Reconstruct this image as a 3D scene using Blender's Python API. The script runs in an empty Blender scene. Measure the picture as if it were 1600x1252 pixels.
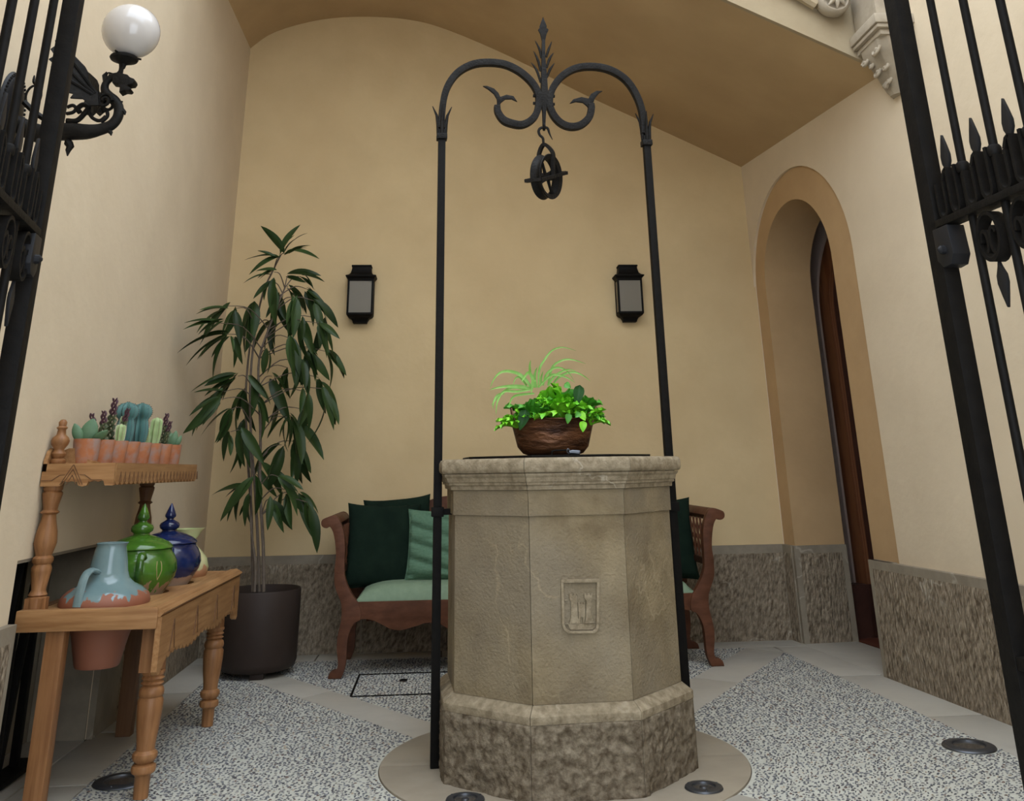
import bpy, bmesh, math, random
import numpy as np
from mathutils import Vector, Matrix, noise
random.seed(7)
PI = math.pi
col = bpy.context.scene.collection
# ------------------------------------------------------------------ camera (z up, y into the court, eye at 1.15 m)
F = 1430.0; CX = 800.0; CY = 202.154; EYE = Vector((0, 0, 1.15))
def _basis():
    up = Vector((735 - CX, -3650 - CY, F)).normalized()
    fw = Vector((692.94 - CX, 733 - CY, F)); fw = (fw - up * fw.dot(up)).normalized()
    rt = fw.cross(up)
    if rt.x < 0: rt = -rt
    return Matrix((rt, fw, up))            # world = R @ (right, down, forward)
R = _basis()
cam_d = bpy.data.cameras.new('camera'); cam = bpy.data.objects.new('camera', cam_d); col.objects.link(cam)
cam_d.sensor_width = 36; cam_d.lens = 36 * F / 1600; cam_d.shift_x = 0
cam_d.shift_y = -(626 - CY) / 1600; cam_d.clip_start = 0.05
x_, y_, z_ = R @ Vector((1, 0, 0)), R @ Vector((0, -1, 0)), R @ Vector((0, 0, -1))
m4 = Matrix((x_, y_, z_)).transposed().to_4x4(); m4.translation = EYE
cam.matrix_world = m4
bpy.context.scene.camera = cam
# ------------------------------------------------------------------ overcast sky and exposure
world = bpy.data.worlds.new('overcast_sky'); bpy.context.scene.world = world; world.use_nodes = True
wn = world.node_tree.nodes; wl = world.node_tree.links
bg = wn['Background']
tc = wn.new('ShaderNodeTexCoord'); sx = wn.new('ShaderNodeSeparateXYZ'); rp = wn.new('ShaderNodeValToRGB')
wl.new(tc.outputs['Generated'], sx.inputs[0]); wl.new(sx.outputs['Z'], rp.inputs['Fac']); wl.new(rp.outputs['Color'], bg.inputs['Color'])
rp.color_ramp.elements[0].position = 0.0; rp.color_ramp.elements[0].color = (.62, .68, .76, 1)
rp.color_ramp.elements[1].position = 1.0; rp.color_ramp.elements[1].color = (.84, .93, 1.04, 1)
bg.inputs['Strength'].default_value = 3.0
vs = bpy.context.scene.view_settings
vs.view_transform = 'Standard'; vs.look = 'None'; vs.exposure = 0.80; vs.gamma = 1.0; vs.use_curve_mapping = False

# ------------------------------------------------------------------ measuring helpers
def ray(px, py): return R @ Vector((px - CX, py - CY, F))
def at_y(px, py, y):
    d = ray(px, py); return EYE + d * (y / d.y)
def at_x(px, py, x):
    d = ray(px, py); return EYE + d * (x / d.x)
def at_plane(px, py, p, q):
    d = ray(px, py); n = Vector((q[1] - p[1], -(q[0] - p[0]), 0))
    return EYE + d * (n.dot(Vector((p[0], p[1], 0)) - EYE) / n.dot(d))

# ------------------------------------------------------------------ materials
def mat(name, c1, c2=None, rough=.7, scale=6, stretch=(1, 1, 1), detail=6, bump=0, bscale=40, bdist=.01, metal=0,
        world_space=True, vary=0, c3=None, scale3=1.2, mix3=.5, bstretch=None, spec=.5, coat=0, bkind='noise', trans=0, wave=None, rot=None):
    m = bpy.data.materials.new(name); m.use_nodes = True
    N = m.node_tree.nodes; L = m.node_tree.links; b = N['Principled BSDF']
    b.inputs['Roughness'].default_value = rough; b.inputs['Metallic'].default_value = metal
    b.inputs['Specular IOR Level'].default_value = spec; b.inputs['Coat Weight'].default_value = coat
    if coat: b.inputs['Coat Roughness'].default_value = .08
    if trans: b.inputs['Transmission Weight'].default_value = trans
    if world_space: src = N.new('ShaderNodeNewGeometry').outputs['Position']
    else: src = N.new('ShaderNodeTexCoord').outputs['Object']
    mp = N.new('ShaderNodeMapping'); mp.inputs['Scale'].default_value = stretch; L.new(src, mp.inputs['Vector'])
    if rot: mp.vector_type = 'TEXTURE'; mp.inputs['Rotation'].default_value = rot; mp.inputs['Scale'].default_value = tuple(1 / q for q in stretch)
    vec = mp.outputs[0]
    if vary and not world_space:
        oi = N.new('ShaderNodeObjectInfo'); ad = N.new('ShaderNodeVectorMath'); ad.operation = 'ADD'
        sc = N.new('ShaderNodeMath'); sc.operation = 'MULTIPLY'; sc.inputs[1].default_value = 30
        L.new(oi.outputs['Random'], sc.inputs[0]); L.new(vec, ad.inputs[0]); L.new(sc.outputs[0], ad.inputs[1]); vec = ad.outputs[0]
    out = None
    if c2:
        if wave:
            nz = N.new('ShaderNodeTexWave'); nz.inputs['Scale'].default_value = scale; nz.inputs['Distortion'].default_value = wave
            nz.inputs['Detail'].default_value = 3; nz.inputs['Detail Scale'].default_value = 1.2; fac = nz.outputs['Fac']
        else:
            nz = N.new('ShaderNodeTexNoise'); nz.inputs['Scale'].default_value = scale; nz.inputs['Detail'].default_value = detail
            nz.inputs['Roughness'].default_value = .6; fac = nz.outputs['Fac']
        L.new(vec, nz.inputs['Vector'])
        cr = N.new('ShaderNodeValToRGB'); e = cr.color_ramp.elements
        e[0].position = .1 if wave else .33; e[0].color = (*c1, 1); e[1].position = .9 if wave else .67; e[1].color = (*c2, 1)
        L.new(fac, cr.inputs['Fac']); out = cr.outputs['Color']
    else:
        rg = N.new('ShaderNodeRGB'); rg.outputs[0].default_value = (*c1, 1); out = rg.outputs[0]
    if c3:
        n3 = N.new('ShaderNodeTexNoise'); n3.inputs['Scale'].default_value = scale3; n3.inputs['Detail'].default_value = 4
        L.new(src, n3.inputs['Vector']); r3 = N.new('ShaderNodeValToRGB')
        r3.color_ramp.elements[0].position = .42; r3.color_ramp.elements[1].position = .66
        r3.color_ramp.elements[1].color = (mix3,) * 3 + (1,)
        L.new(n3.outputs['Fac'], r3.inputs['Fac'])
        mx = N.new('ShaderNodeMix'); mx.data_type = 'RGBA'; L.new(r3.outputs['Color'], mx.inputs['Factor'])
        L.new(out, mx.inputs[6]); mx.inputs[7].default_value = (*c3, 1); out = mx.outputs[2]
    if vary:
        oi = N.new('ShaderNodeObjectInfo'); mr = N.new('ShaderNodeMapRange')
        mr.inputs['To Min'].default_value = 1 - vary; mr.inputs['To Max'].default_value = 1 + vary
        L.new(oi.outputs['Random'], mr.inputs['Value'])
        hs = N.new('ShaderNodeHueSaturation'); L.new(mr.outputs[0], hs.inputs['Value']); L.new(out, hs.inputs['Color']); out = hs.outputs[0]
    L.new(out, b.inputs['Base Color'])
    if bump:
        mb = N.new('ShaderNodeMapping'); mb.inputs['Scale'].default_value = bstretch or (1, 1, 1); L.new(src, mb.inputs['Vector'])
        if bkind == 'voronoi':
            nb = N.new('ShaderNodeTexVoronoi'); nb.inputs['Scale'].default_value = bscale; h = nb.outputs['Distance']
        else:
            nb = N.new('ShaderNodeTexNoise'); nb.inputs['Scale'].default_value = bscale; nb.inputs['Detail'].default_value = 5; h = nb.outputs['Fac']
        L.new(mb.outputs[0], nb.inputs['Vector'])
        bp = N.new('ShaderNodeBump'); bp.inputs['Strength'].default_value = bump; bp.inputs['Distance'].default_value = bdist
        L.new(h, bp.inputs['Height']); L.new(bp.outputs[0], b.inputs['Normal'])
    return m

def veined(m, color, amount=.5, scale=1.6):
    """adds thin wandering pale mineral veins to a stone"""
    N = m.node_tree.nodes; L = m.node_tree.links; b = N['Principled BSDF']; old = b.inputs['Base Color'].links[0].from_socket
    g = N.new('ShaderNodeNewGeometry'); n1 = N.new('ShaderNodeTexNoise'); n1.inputs['Scale'].default_value = scale; n1.inputs['Detail'].default_value = 5
    L.new(g.outputs['Position'], n1.inputs['Vector'])
    s = N.new('ShaderNodeMath'); s.operation = 'SUBTRACT'; s.inputs[1].default_value = .5; L.new(n1.outputs['Fac'], s.inputs[0])
    a = N.new('ShaderNodeMath'); a.operation = 'ABSOLUTE'; L.new(s.outputs[0], a.inputs[0])
    mr = N.new('ShaderNodeMapRange'); mr.inputs['From Min'].default_value = 0; mr.inputs['From Max'].default_value = .006
    mr.inputs['To Min'].default_value = amount; mr.inputs['To Max'].default_value = 0; L.new(a.outputs[0], mr.inputs['Value'])
    n2 = N.new('ShaderNodeTexNoise'); n2.inputs['Scale'].default_value = 3; L.new(g.outputs['Position'], n2.inputs['Vector'])
    m2 = N.new('ShaderNodeMapRange'); m2.inputs['From Min'].default_value = .5; m2.inputs['From Max'].default_value = .6; L.new(n2.outputs['Fac'], m2.inputs['Value'])
    mu = N.new('ShaderNodeMath'); mu.operation = 'MULTIPLY'; L.new(mr.outputs[0], mu.inputs[0]); L.new(m2.outputs[0], mu.inputs[1])
    mx = N.new('ShaderNodeMix'); mx.data_type = 'RGBA'; L.new(mu.outputs[0], mx.inputs['Factor']); L.new(old, mx.inputs[6])
    mx.inputs[7].default_value = (*color, 1); L.new(mx.outputs[2], b.inputs['Base Color'])
    return m

vaultm = mat('shade_toned_ochre_plaster', (.43, .30, .16), (.49, .35, .19), rough=.9, scale=1.6, detail=6, c3=(.38, .255, .13), scale3=1.1, mix3=.5, bump=.25, bscale=14, bdist=.01, spec=.2)  # ochre plaster with the shade under the vault put into its colour
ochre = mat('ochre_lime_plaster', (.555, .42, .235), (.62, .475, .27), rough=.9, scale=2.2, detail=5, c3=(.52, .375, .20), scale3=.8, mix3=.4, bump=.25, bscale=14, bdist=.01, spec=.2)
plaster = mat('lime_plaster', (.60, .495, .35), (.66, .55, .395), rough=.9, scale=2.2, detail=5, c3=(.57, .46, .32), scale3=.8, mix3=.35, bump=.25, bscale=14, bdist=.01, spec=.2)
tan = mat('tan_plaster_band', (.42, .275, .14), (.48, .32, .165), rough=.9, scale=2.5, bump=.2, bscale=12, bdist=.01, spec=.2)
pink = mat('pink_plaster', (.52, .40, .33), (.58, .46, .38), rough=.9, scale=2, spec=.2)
yellow = mat('warm_stone', (.31, .245, .155), (.37, .30, .195), rough=.85, scale=2, bump=.3, bscale=30, bdist=.01, spec=.2)  # front wall colour darkened to include shade from above
carved = mat('carved_limestone', (.33, .28, .21), (.42, .36, .275), rough=.85, scale=9, bump=.3, bscale=50, bdist=.005, spec=.2)
dado = mat('picked_limestone', (.11, .08, .05), (.37, .30, .215), rough=.85, scale=52, stretch=(1, 1, .28), rot=(.42, .42, 0), detail=3, vary=.06, bump=1.0, bscale=60, bdist=.03, bstretch=(1, 1, .3), spec=.25, c3=(.26, .21, .15), scale3=2, mix3=.4)
veined(dado, (.5, .45, .36), .5, 1.1)
dado_s = mat('smooth_limestone_margin', (.20, .165, .12), (.27, .23, .17), rough=.7, scale=7, bump=.2, bscale=30, bdist=.004, vary=.06, spec=.3)
veined(dado_s, (.5, .46, .38), .4, 1.2)
pave = mat('paving_limestone', (.33, .31, .265), (.41, .385, .335), rough=.6, scale=3, detail=6, vary=.05, c3=(.33, .29, .22), scale3=1.5, mix3=.4, bump=.1, bscale=20, bdist=.004, spec=.35)
ringm = mat('ochre_ring_stone', (.24, .205, .155), (.30, .26, .20), rough=.6, scale=4, vary=.03, c3=(.28, .23, .16), scale3=2, mix3=.4, spec=.35)
mortar = mat('pale_mortar', (.40, .395, .345), (.49, .49, .43), rough=.85, scale=16, bump=.4, bscale=60, bdist=.006, spec=.2)
joint = mat('dark_joint', (.10, .085, .065), rough=.9)
wellm = mat('weathered_wellstone', (.145, .108, .060), (.265, .21, .125), rough=.85, scale=5, detail=9, vary=.05, c3=(.20, .17, .125), scale3=2.2, mix3=.6, bump=.8, bscale=85, bdist=.008, spec=.25)
veined(wellm, (.33, .27, .17), .6, 1.5)
wellb = mat('rockfaced_wellstone', (.075, .054, .033), (.225, .185, .13), rough=.85, scale=38, detail=7, vary=.05, bump=.7, bscale=55, bdist=.012, spec=.25)
wellc = mat('worn_cornice_stone', (.17, .132, .082), (.32, .265, .18), rough=.85, scale=30, detail=8, vary=.04, bump=.6, bscale=110, bdist=.006, spec=.25)
veined(wellc, (.55, .5, .4), .5, 2.2)
iron = mat('black_iron', (.004, .0035, .003), (.007, .006, .005), rough=.6, scale=30, bump=.35, bscale=60, bdist=.004, spec=.10)
forged = mat('forged_iron', (.008, .0072, .0065), (.016, .0145, .013), rough=.5, scale=20, bump=.8, bscale=90, bdist=.005, spec=.10)
bluei = mat('painted_iron', (.011, .011, .012), rough=.45, spec=.18)
bronze = mat('dark_bronze', (.006, .0055, .005), (.012, .011, .010), rough=.55, scale=30, bump=.6, bscale=60, bdist=.005, spec=.12)
steel = mat('brushed_steel', (.09, .095, .105), rough=.4, metal=.8)
lens = mat('dark_lens', (.05, .045, .04), rough=.1)
PB = dict(rough=.5, scale=9, detail=7, bump=.10, bscale=30, bdist=.003, spec=.25, c3=(.23, .115, .045), scale3=5, mix3=.45)
pine = mat('honey_pine', (.235, .11, .04), (.40, .22, .095), stretch=(6, .35, 6), **PB)
pine_x = mat('honey_pine_cross', (.235, .11, .04), (.40, .22, .095), stretch=(.35, 6, 6), **PB)
pine_v = mat('honey_pine_turned', (.20, .085, .030), (.34, .165, .068), rough=.45, scale=9, detail=7, stretch=(6, 6, .35), spec=.3, c3=(.17, .075, .028), scale3=4, mix3=.45)
pine_d = mat('dark_pine', (.10, .048, .022), (.16, .08, .038), rough=.55, scale=5, stretch=(7, 7, .5), spec=.25)  # darker pine for the back rail, far leg and post, carved lines
redwood = mat('red_brown_hardwood', (.070, .026, .013), (.12, .048, .025), rough=.5, scale=8, stretch=(1.2, 4, 3), detail=7, spec=.15, c3=(.055, .022, .012), scale3=3, mix3=.5)
darkwood = mat('dark_hardwood', (.022, .010, .006), (.04, .018, .010), rough=.45, scale=7, spec=.2)
doorw = mat('door_wood', (.13, .045, .018), (.20, .08, .033), rough=.45, scale=6, stretch=(3, 3, .4), wave=4)
doorpan = mat('dark_door_panel', (.035, .012, .008), (.06, .022, .013), rough=.5, scale=6)
seatg = mat('sage_upholstery', (.165, .235, .155), (.195, .27, .18), rough=.75, scale=30, bump=.15, bscale=200, bdist=.002, spec=.3)
lightg = mat('sage_linen', (.085, .165, .105), (.11, .20, .13), rough=.85, scale=60, bump=.5, bscale=14, bdist=.03, bstretch=(.6, 1, 2.2), spec=.2)
velvet = mat('bottle_green_velvet', (.005, .012, .008), (.009, .019, .012), rough=.95, scale=9, bump=.3, bscale=8, bdist=.03, spec=.1)
planterm = mat('dark_brown_planter', (.030, .020, .016), (.040, .028, .022), rough=.55, scale=5, c3=(.024, .017, .014), scale3=5, mix3=.5, spec=.18)
soil = mat('potting_soil', (.02, .014, .009), (.05, .035, .022), rough=1, scale=60, bump=1, bscale=60, bdist=.02)
bark = mat('grey_brown_bark', (.085, .062, .045), (.15, .115, .085), rough=.85, scale=20, bump=.5, bscale=60)
leafm = mat('deep_green_leaf', (.014, .032, .008), (.030, .055, .014), rough=.42, scale=6, world_space=False, vary=.3, spec=.22)
lettuce = mat('bright_lettuce', (.10, .42, .015), (.26, .66, .03), rough=.45, scale=16, spec=.4)
lettuce_d = mat('mid_green_leaf', (.04, .20, .015), (.08, .32, .025), rough=.45, scale=16, spec=.4)
darkleaf = mat('dark_heart_leaf', (.010, .05, .010), (.018, .08, .014), rough=.45, scale=10, spec=.2)
blade = mat('grassy_blade', (.14, .34, .04), (.26, .50, .12), rough=.5, scale=18, spec=.4)
copper = mat('aged_copper', (.035, .015, .008), (.20, .085, .036), rough=.42, scale=9, stretch=(.7, .7, 3), detail=8, metal=.55, bump=.9, bscale=16, bdist=.012, bstretch=(1, 1, 2.4))
terra = mat('terracotta', (.34, .12, .05), (.43, .175, .08), rough=.8, scale=14, c3=(.30, .22, .19), scale3=22, mix3=.9, bump=.3, bscale=40, bdist=.004, spec=.3)
terra_p = mat('plain_terracotta', (.36, .17, .095), (.42, .21, .12), rough=.7, scale=5, bump=.2, bscale=30, bdist=.004)
white_g = mat('opal_glass', (.50, .475, .455), rough=.15, spec=.5, coat=.3)
glass = mat('frosted_lantern_glass', (.30, .265, .20), rough=.35, trans=.55)
bulbm = mat('cream_candle_tube', (.55, .48, .36), rough=.6)
reddust = mat('red_tile', (.10, .028, .014), rough=.5)

def band_mat(name, top, low, zs, drip=.05, rough=.14, dscale=14, streak=None):
    """glazed pottery: the glaze colour down to a dripping edge, bare clay below (object space z)"""
    m = bpy.data.materials.new(name); m.use_nodes = True; N = m.node_tree.nodes; L = m.node_tree.links; b = N['Principled BSDF']
    t = N.new('ShaderNodeTexCoord'); s = N.new('ShaderNodeSeparateXYZ'); L.new(t.outputs['Object'], s.inputs[0])
    mp = N.new('ShaderNodeMapping'); mp.inputs['Scale'].default_value = (1, 1, .06); L.new(t.outputs['Object'], mp.inputs[0])
    n = N.new('ShaderNodeTexNoise'); n.inputs['Scale'].default_value = dscale; n.inputs['Detail'].default_value = 2; L.new(mp.outputs[0], n.inputs['Vector'])
    k = N.new('ShaderNodeMath'); k.operation = 'MULTIPLY_ADD'; k.inputs[1].default_value = drip * 4; k.inputs[2].default_value = -drip * 2
    L.new(n.outputs['Fac'], k.inputs[0])
    a = N.new('ShaderNodeMath'); a.operation = 'ADD'; L.new(s.outputs['Z'], a.inputs[0]); L.new(k.outputs[0], a.inputs[1])
    r = N.new('ShaderNodeMapRange'); r.inputs['From Min'].default_value = zs - .003; r.inputs['From Max'].default_value = zs + .003; L.new(a.outputs[0], r.inputs['Value'])
    n2 = N.new('ShaderNodeTexNoise'); n2.inputs['Scale'].default_value = 7; n2.inputs['Detail'].default_value = 5; L.new(t.outputs['Object'], n2.inputs['Vector'])
    c = N.new('ShaderNodeValToRGB'); c.color_ramp.elements[0].position = .35; c.color_ramp.elements[1].position = .65
    c.color_ramp.elements[0].color = (*(streak or [q * .6 for q in top]), 1); c.color_ramp.elements[1].color = (*top, 1); L.new(n2.outputs['Fac'], c.inputs['Fac'])
    mx = N.new('ShaderNodeMix'); mx.data_type = 'RGBA'; L.new(r.outputs[0], mx.inputs['Factor']); mx.inputs[6].default_value = (*low, 1); L.new(c.outputs['Color'], mx.inputs[7])
    L.new(mx.outputs[2], b.inputs['Base Color'])
    ro = N.new('ShaderNodeMapRange'); ro.inputs['To Min'].default_value = .6; ro.inputs['To Max'].default_value = rough; L.new(r.outputs[0], ro.inputs['Value']); L.new(ro.outputs[0], b.inputs['Roughness'])
    return m

# ------------------------------------------------------------------ mesh builder
class MB:
    def __init__(s): s.v = []; s.f = []; s.m = []
    def add(s, vs, fs, mi=0):
        o = len(s.v); s.v += [tuple(v) for v in vs]; s.f += [tuple(i + o for i in f) for f in fs]; s.m += [mi] * len(fs); return s
    def box(s, lo, hi, mi=0, M=None):
        x0, y0, z0 = lo; x1, y1, z1 = hi
        vs = [Vector(p) for p in ((x0, y0, z0), (x1, y0, z0), (x1, y1, z0), (x0, y1, z0), (x0, y0, z1), (x1, y0, z1), (x1, y1, z1), (x0, y1, z1))]
        if M: vs = [M @ v for v in vs]
        return s.add(vs, [(0, 3, 2, 1), (4, 5, 6, 7), (0, 1, 5, 4), (1, 2, 6, 5), (2, 3, 7, 6), (3, 0, 4, 7)], mi)
    def lathe(s, prof, c=(0, 0, 0), n=24, mi=0, sx=1, sy=1, cap=True, M=None):
        vs = []; fs = []
        for r, z in prof:
            for k in range(n):
                a = 2 * PI * k / n; v = Vector((c[0] + r * sx * math.cos(a), c[1] + r * sy * math.sin(a), c[2] + z)); vs.append(M @ v if M else v)
        for i in range(len(prof) - 1):
            for k in range(n):
                a, b = i * n + k, i * n + (k + 1) % n; fs.append((a, b, b + n, a + n))
        if cap: fs.append(tuple(range(n - 1, -1, -1))); fs.append(tuple((len(prof) - 1) * n + k for k in range(n)))
        return s.add(vs, fs, mi)
    def tube(s, pts, rad, n=8, mi=0, flat=None, closed=False, up=None):
        pts = [Vector(p) for p in pts]; k = len(pts)
        if not hasattr(rad, '__len__'): rad = [rad] * k
        vs = []; prev = None
        for i, p in enumerate(pts):
            a = pts[i - 1] if (i or closed) else p; b = pts[(i + 1) % k] if (i < k - 1 or closed) else p
            t = (b - a).normalized()
            if up is not None: nrm = Vector(up) - t * t.dot(Vector(up))
            elif prev is None:
                nrm = Vector((0, 0, 1)) - t * t.z if abs(t.z) < .9 else Vector((0, 1, 0)) - t * t.y
            else: nrm = prev - t * t.dot(prev)
            nrm.normalize(); prev = nrm; bi = t.cross(nrm)
            for j in range(n):
                a_ = 2 * PI * (j + .5) / n; cn, cb = math.cos(a_), math.sin(a_)
                if n == 4: cn, cb = cn * 1.414, cb * 1.414
                f1 = flat if flat else 1
                vs.append(p + nrm * cn * rad[i] * f1 + bi * cb * rad[i])
        fs = []
        for i in range(k if closed else k - 1):
            for j in range(n):
                a = i * n + j; b = i * n + (j + 1) % n; c_ = ((i + 1) % k) * n + (j + 1) % n; d = ((i + 1) % k) * n + j; fs.append((a, b, c_, d))
        if not closed: fs.append(tuple(range(n - 1, -1, -1))); fs.append(tuple((k - 1) * n + j for j in range(n)))
        return s.add(vs, fs, mi)
    def prism(s, poly, off, mi=0):
        """closed planar outline (3D points) extruded by a vector, centred on it"""
        P = [Vector(p) for p in poly]; o = Vector(off); n = len(P)
        vs = [p - o / 2 for p in P] + [p + o / 2 for p in P]
        nrm = Vector((0, 0, 0))
        for i in range(n): nrm += P[i].cross(P[(i + 1) % n])
        if nrm.dot(o) < 0: pass
        flip = nrm.dot(o) > 0
        f0 = tuple(range(n)); f1 = tuple(range(n, 2 * n))
        fs = [tuple(reversed(f0)) if flip else f0, f1 if flip else tuple(reversed(f1))]
        for i in range(n):
            j = (i + 1) % n; fs.append((i, j, n + j, n + i) if flip else (j, i, n + i, n + j))
        return s.add(vs, fs, mi)
    def grid(s, fn, nu, nv, mi=0, closed_u=False):
        vs = [fn(i / (nu if closed_u else nu), j / nv) for j in range(nv + 1) for i in range(nu + (0 if closed_u else 1))]
        w = nu + (0 if closed_u else 1)
        fs = [(j * w + i, j * w + (i + 1) % w, (j + 1) * w + (i + 1) % w, (j + 1) * w + i) for j in range(nv) for i in range(nu)]
        return s.add(vs, fs, mi)
    def mesh(s, name, mats, smooth=True, angle=35, bevel=0):
        me = bpy.data.meshes.new(name); me.from_pydata(s.v, [], s.f)
        for m in (mats if isinstance(mats, (list, tuple)) else [mats]): me.materials.append(m)
        me.polygons.foreach_set('material_index', s.m)
        if bevel or smooth:
            bm = bmesh.new(); bm.from_mesh(me)
            if bevel:
                es = [e for e in bm.edges if len(e.link_faces) == 2 and e.calc_face_angle(0) > .6]
                bmesh.ops.bevel(bm, geom=es, offset=bevel, segments=2, profile=.6, affect='EDGES', clamp_overlap=True)
            bmesh.ops.recalc_face_normals(bm, faces=bm.faces) if not getattr(s, 'open', False) else None
            bm.to_mesh(me); bm.free()
        if smooth:
            me.polygons.foreach_set('use_smooth', [True] * len(me.polygons)); me.set_sharp_from_angle(angle=math.radians(angle))
        me.update(); return me
    def build(s, name, mats, parent=None, loc=None, smooth=True, angle=35, bevel=0, **props):
        """vertices are world coordinates; loc moves the origin"""
        org = Vector(loc) if loc is not None else (parent.matrix_world.translation.copy() if parent else Vector((0, 0, 0)))
        s.v = [tuple(Vector(v) - org) for v in s.v]
        o = bpy.data.objects.new(name, s.mesh(name, mats, smooth, angle, bevel)); col.objects.link(o)
        if parent:
            o.parent = parent; o.location = org - parent.matrix_world.translation
        else: o.location = org
        o.matrix_world = Matrix.Translation(org)
        for k, v in props.items(): o[k] = v
        return o

def link_mesh(name, me, parent, M):
    o = bpy.data.objects.new(name, me); col.objects.link(o); o.parent = parent; o.matrix_basis = M; return o
def thing(name, label, cat, loc, group=None):
    o = bpy.data.objects.new(name, None); col.objects.link(o); o.location = loc; o.matrix_world = Matrix.Translation(Vector(loc))
    o.empty_display_size = .1; o['label'] = label; o['category'] = cat
    if group: o['group'] = group
    return o
def tag(o, label, cat, group=None):
    o['label'] = label; o['category'] = cat
    if group: o['group'] = group
    return o
def smooth_path(pts, n=6, closed=False):
    P = [Vector(p) for p in pts]; out = []; k = len(P)
    for i in range(k if closed else k - 1):
        p0 = P[i - 1] if (i or closed) else P[0]; p1 = P[i]; p2 = P[(i + 1) % k]; p3 = P[(i + 2) % k] if (i + 2 < k or closed) else P[-1]
        for j in range(n):
            t = j / n; out.append(.5 * ((2 * p1) + (p2 - p0) * t + (2 * p0 - 5 * p1 + 4 * p2 - p3) * t * t + (3 * p1 - p0 - 3 * p2 + p3) * t ** 3))
    if not closed: out.append(P[-1])
    return out
def lerp_list(vals, n):
    out = []
    for i in range(n):
        t = i / (n - 1) * (len(vals) - 1); k = min(int(t), len(vals) - 2); out.append(vals[k] + (vals[k + 1] - vals[k]) * (t - k))
    return out

# ================================================================== SETTING
XL, YB = -1.65, 7.10
WR0 = Vector((2.447, 7.107, 0)); WD = Vector((.0925, -1, 0)).normalized(); WN = Vector((1, .0925, 0)).normalized()
def rw(u, v, z): p = WR0 + WD * u + WN * v; return Vector((p.x, p.y, z))     # u along the right wall towards the gate, v into the wall
def struct(o): o['kind'] = 'structure'; return o

# floor
fl = struct(MB().box((-3.2, -.6, -.12), (4.4, 9.0, -.008)).build('floor', joint, smooth=False))
WC = Vector((.512, 4.486, 0)); RC = .765
def right_wall_x(y): return WR0.x + (WR0.y - y) * .0925
def poly_slab(name, pts, m, z0=-.03, z1=0.0, parent=fl, bev=.003):
    return MB().prism([(p[0], p[1], (z0 + z1) / 2) for p in pts], (0, 0, z1 - z0)).build(name, m, parent, bevel=bev)
# border strips along the walls, cut into slabs
def strip(ax, ay, bx, by, w_a, w_b, n, side):
    """slabs between a wall line a-b and its parallel offset towards the inside"""
    for i in range(n):
        t0, t1 = i / n + .0012, (i + 1) / n - .0012
        p = lambda t: (ax + (bx - ax) * t, ay + (by - ay) * t)
        def q(t):
            x, y = p(t); w = w_a + (w_b - w_a) * t
            return (x + side[0] * w, y + side[1] * w)
        poly_slab('paving_slab', [p(t0), p(t1), q(t1), q(t0)], pave)
strip(-1.645, 6.84, -1.645, 1.2, .245, .245, 7, (1, 0))
strip(right_wall_x(6.84) + .01, 6.84, right_wall_x(1.2) + .01, 1.2, .262, .43, 6, (-1, 0))
strip(-1.645, 7.09, 2.46, 7.09, .245, .245, 5, (0, -1))
def ring_hit(p, d):
    """first point of the ray p+td on the circle round the well"""
    p = Vector((p[0], p[1])); d = Vector(d).normalized(); c = Vector((WC.x, WC.y)); o = p - c
    b = o.dot(d); q = o.dot(o) - (RC + .004) ** 2; t = -b - math.sqrt(b * b - q); return p + d * t
# diagonal bands from the corners of the field to the ring
xa, xb, yt = -1.395, None, 6.84
corners = [((-1.395, 6.62), (-1.18, 6.84)), ((2.225, 6.60), (2.02, 6.84))]
def band(a, b, n, d=None):
    a = Vector(a); b = Vector(b); mid = (a + b) / 2; d = Vector(d) if d else (Vector((WC.x, WC.y)) - mid).normalized()
    ha = ring_hit(a, d); hb = ring_hit(b, d)
    for i in range(n):
        t0, t1 = i / n + (.0015 if i else 0), (i + 1) / n - .0015
        poly_slab('paving_slab', [a.lerp(ha, t0), a.lerp(ha, t1), b.lerp(hb, t1), b.lerp(hb, t0)], pave)
    return a, ha, b, hb
bl = band((-1.395, 6.672), (-1.257, 6.845), 2, (.590, -.807))
br = band((2.236, 6.655), (2.035, 6.845), 2, (-.560, -.828))
poly_slab('paving_slab', [(-1.398, 6.677), (-1.398, 6.847), (-1.262, 6.847)], pave); poly_slab('paving_slab', [(2.24, 6.665), (2.24, 6.847), (2.035, 6.847)], pave)
fr = band((2.50, 2.33), (2.30, 2.12), 3)
fle = band((-1.395, 2.33), (-1.12, 2.12), 3)
# ring of stone round the well: two halves
for a0, a1 in ((-.02, PI - .02 - .002), (PI - .02, 2 * PI - .022)):
    n = 40; pts = [WC + Vector((math.cos(a0 + (a1 - a0) * i / n), math.sin(a0 + (a1 - a0) * i / n), 0)) * RC for i in range(n + 1)]
    pts += [WC + Vector((math.cos(a1 + (a0 - a1) * i / n), math.sin(a1 + (a0 - a1) * i / n), 0)) * .42 for i in range(n + 1)]
    poly_slab('ring_slab', pts, ringm, z1=.004)
def arc_pts(p, q):
    """points along the ring from p to q the short way"""
    a = math.atan2(p.y - WC.y, p.x - WC.x); b = math.atan2(q.y - WC.y, q.x - WC.x); d = (b - a + PI) % (2 * PI) - PI
    return [Vector((WC.x + (RC + .003) * math.cos(a + d * i / 24), WC.y + (RC + .003) * math.sin(a + d * i / 24))) for i in range(25)]
g = .003
panels = []
panels.append([Vector((-1.395, 6.672 - g)), bl[1]] [0:1] + arc_pts(bl[1], fle[1]) + [Vector((-1.395, 2.33 + g))])          # left
panels.append([br[0]] + arc_pts(br[1], fr[1]) + [fr[0]])                                        # right
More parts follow.
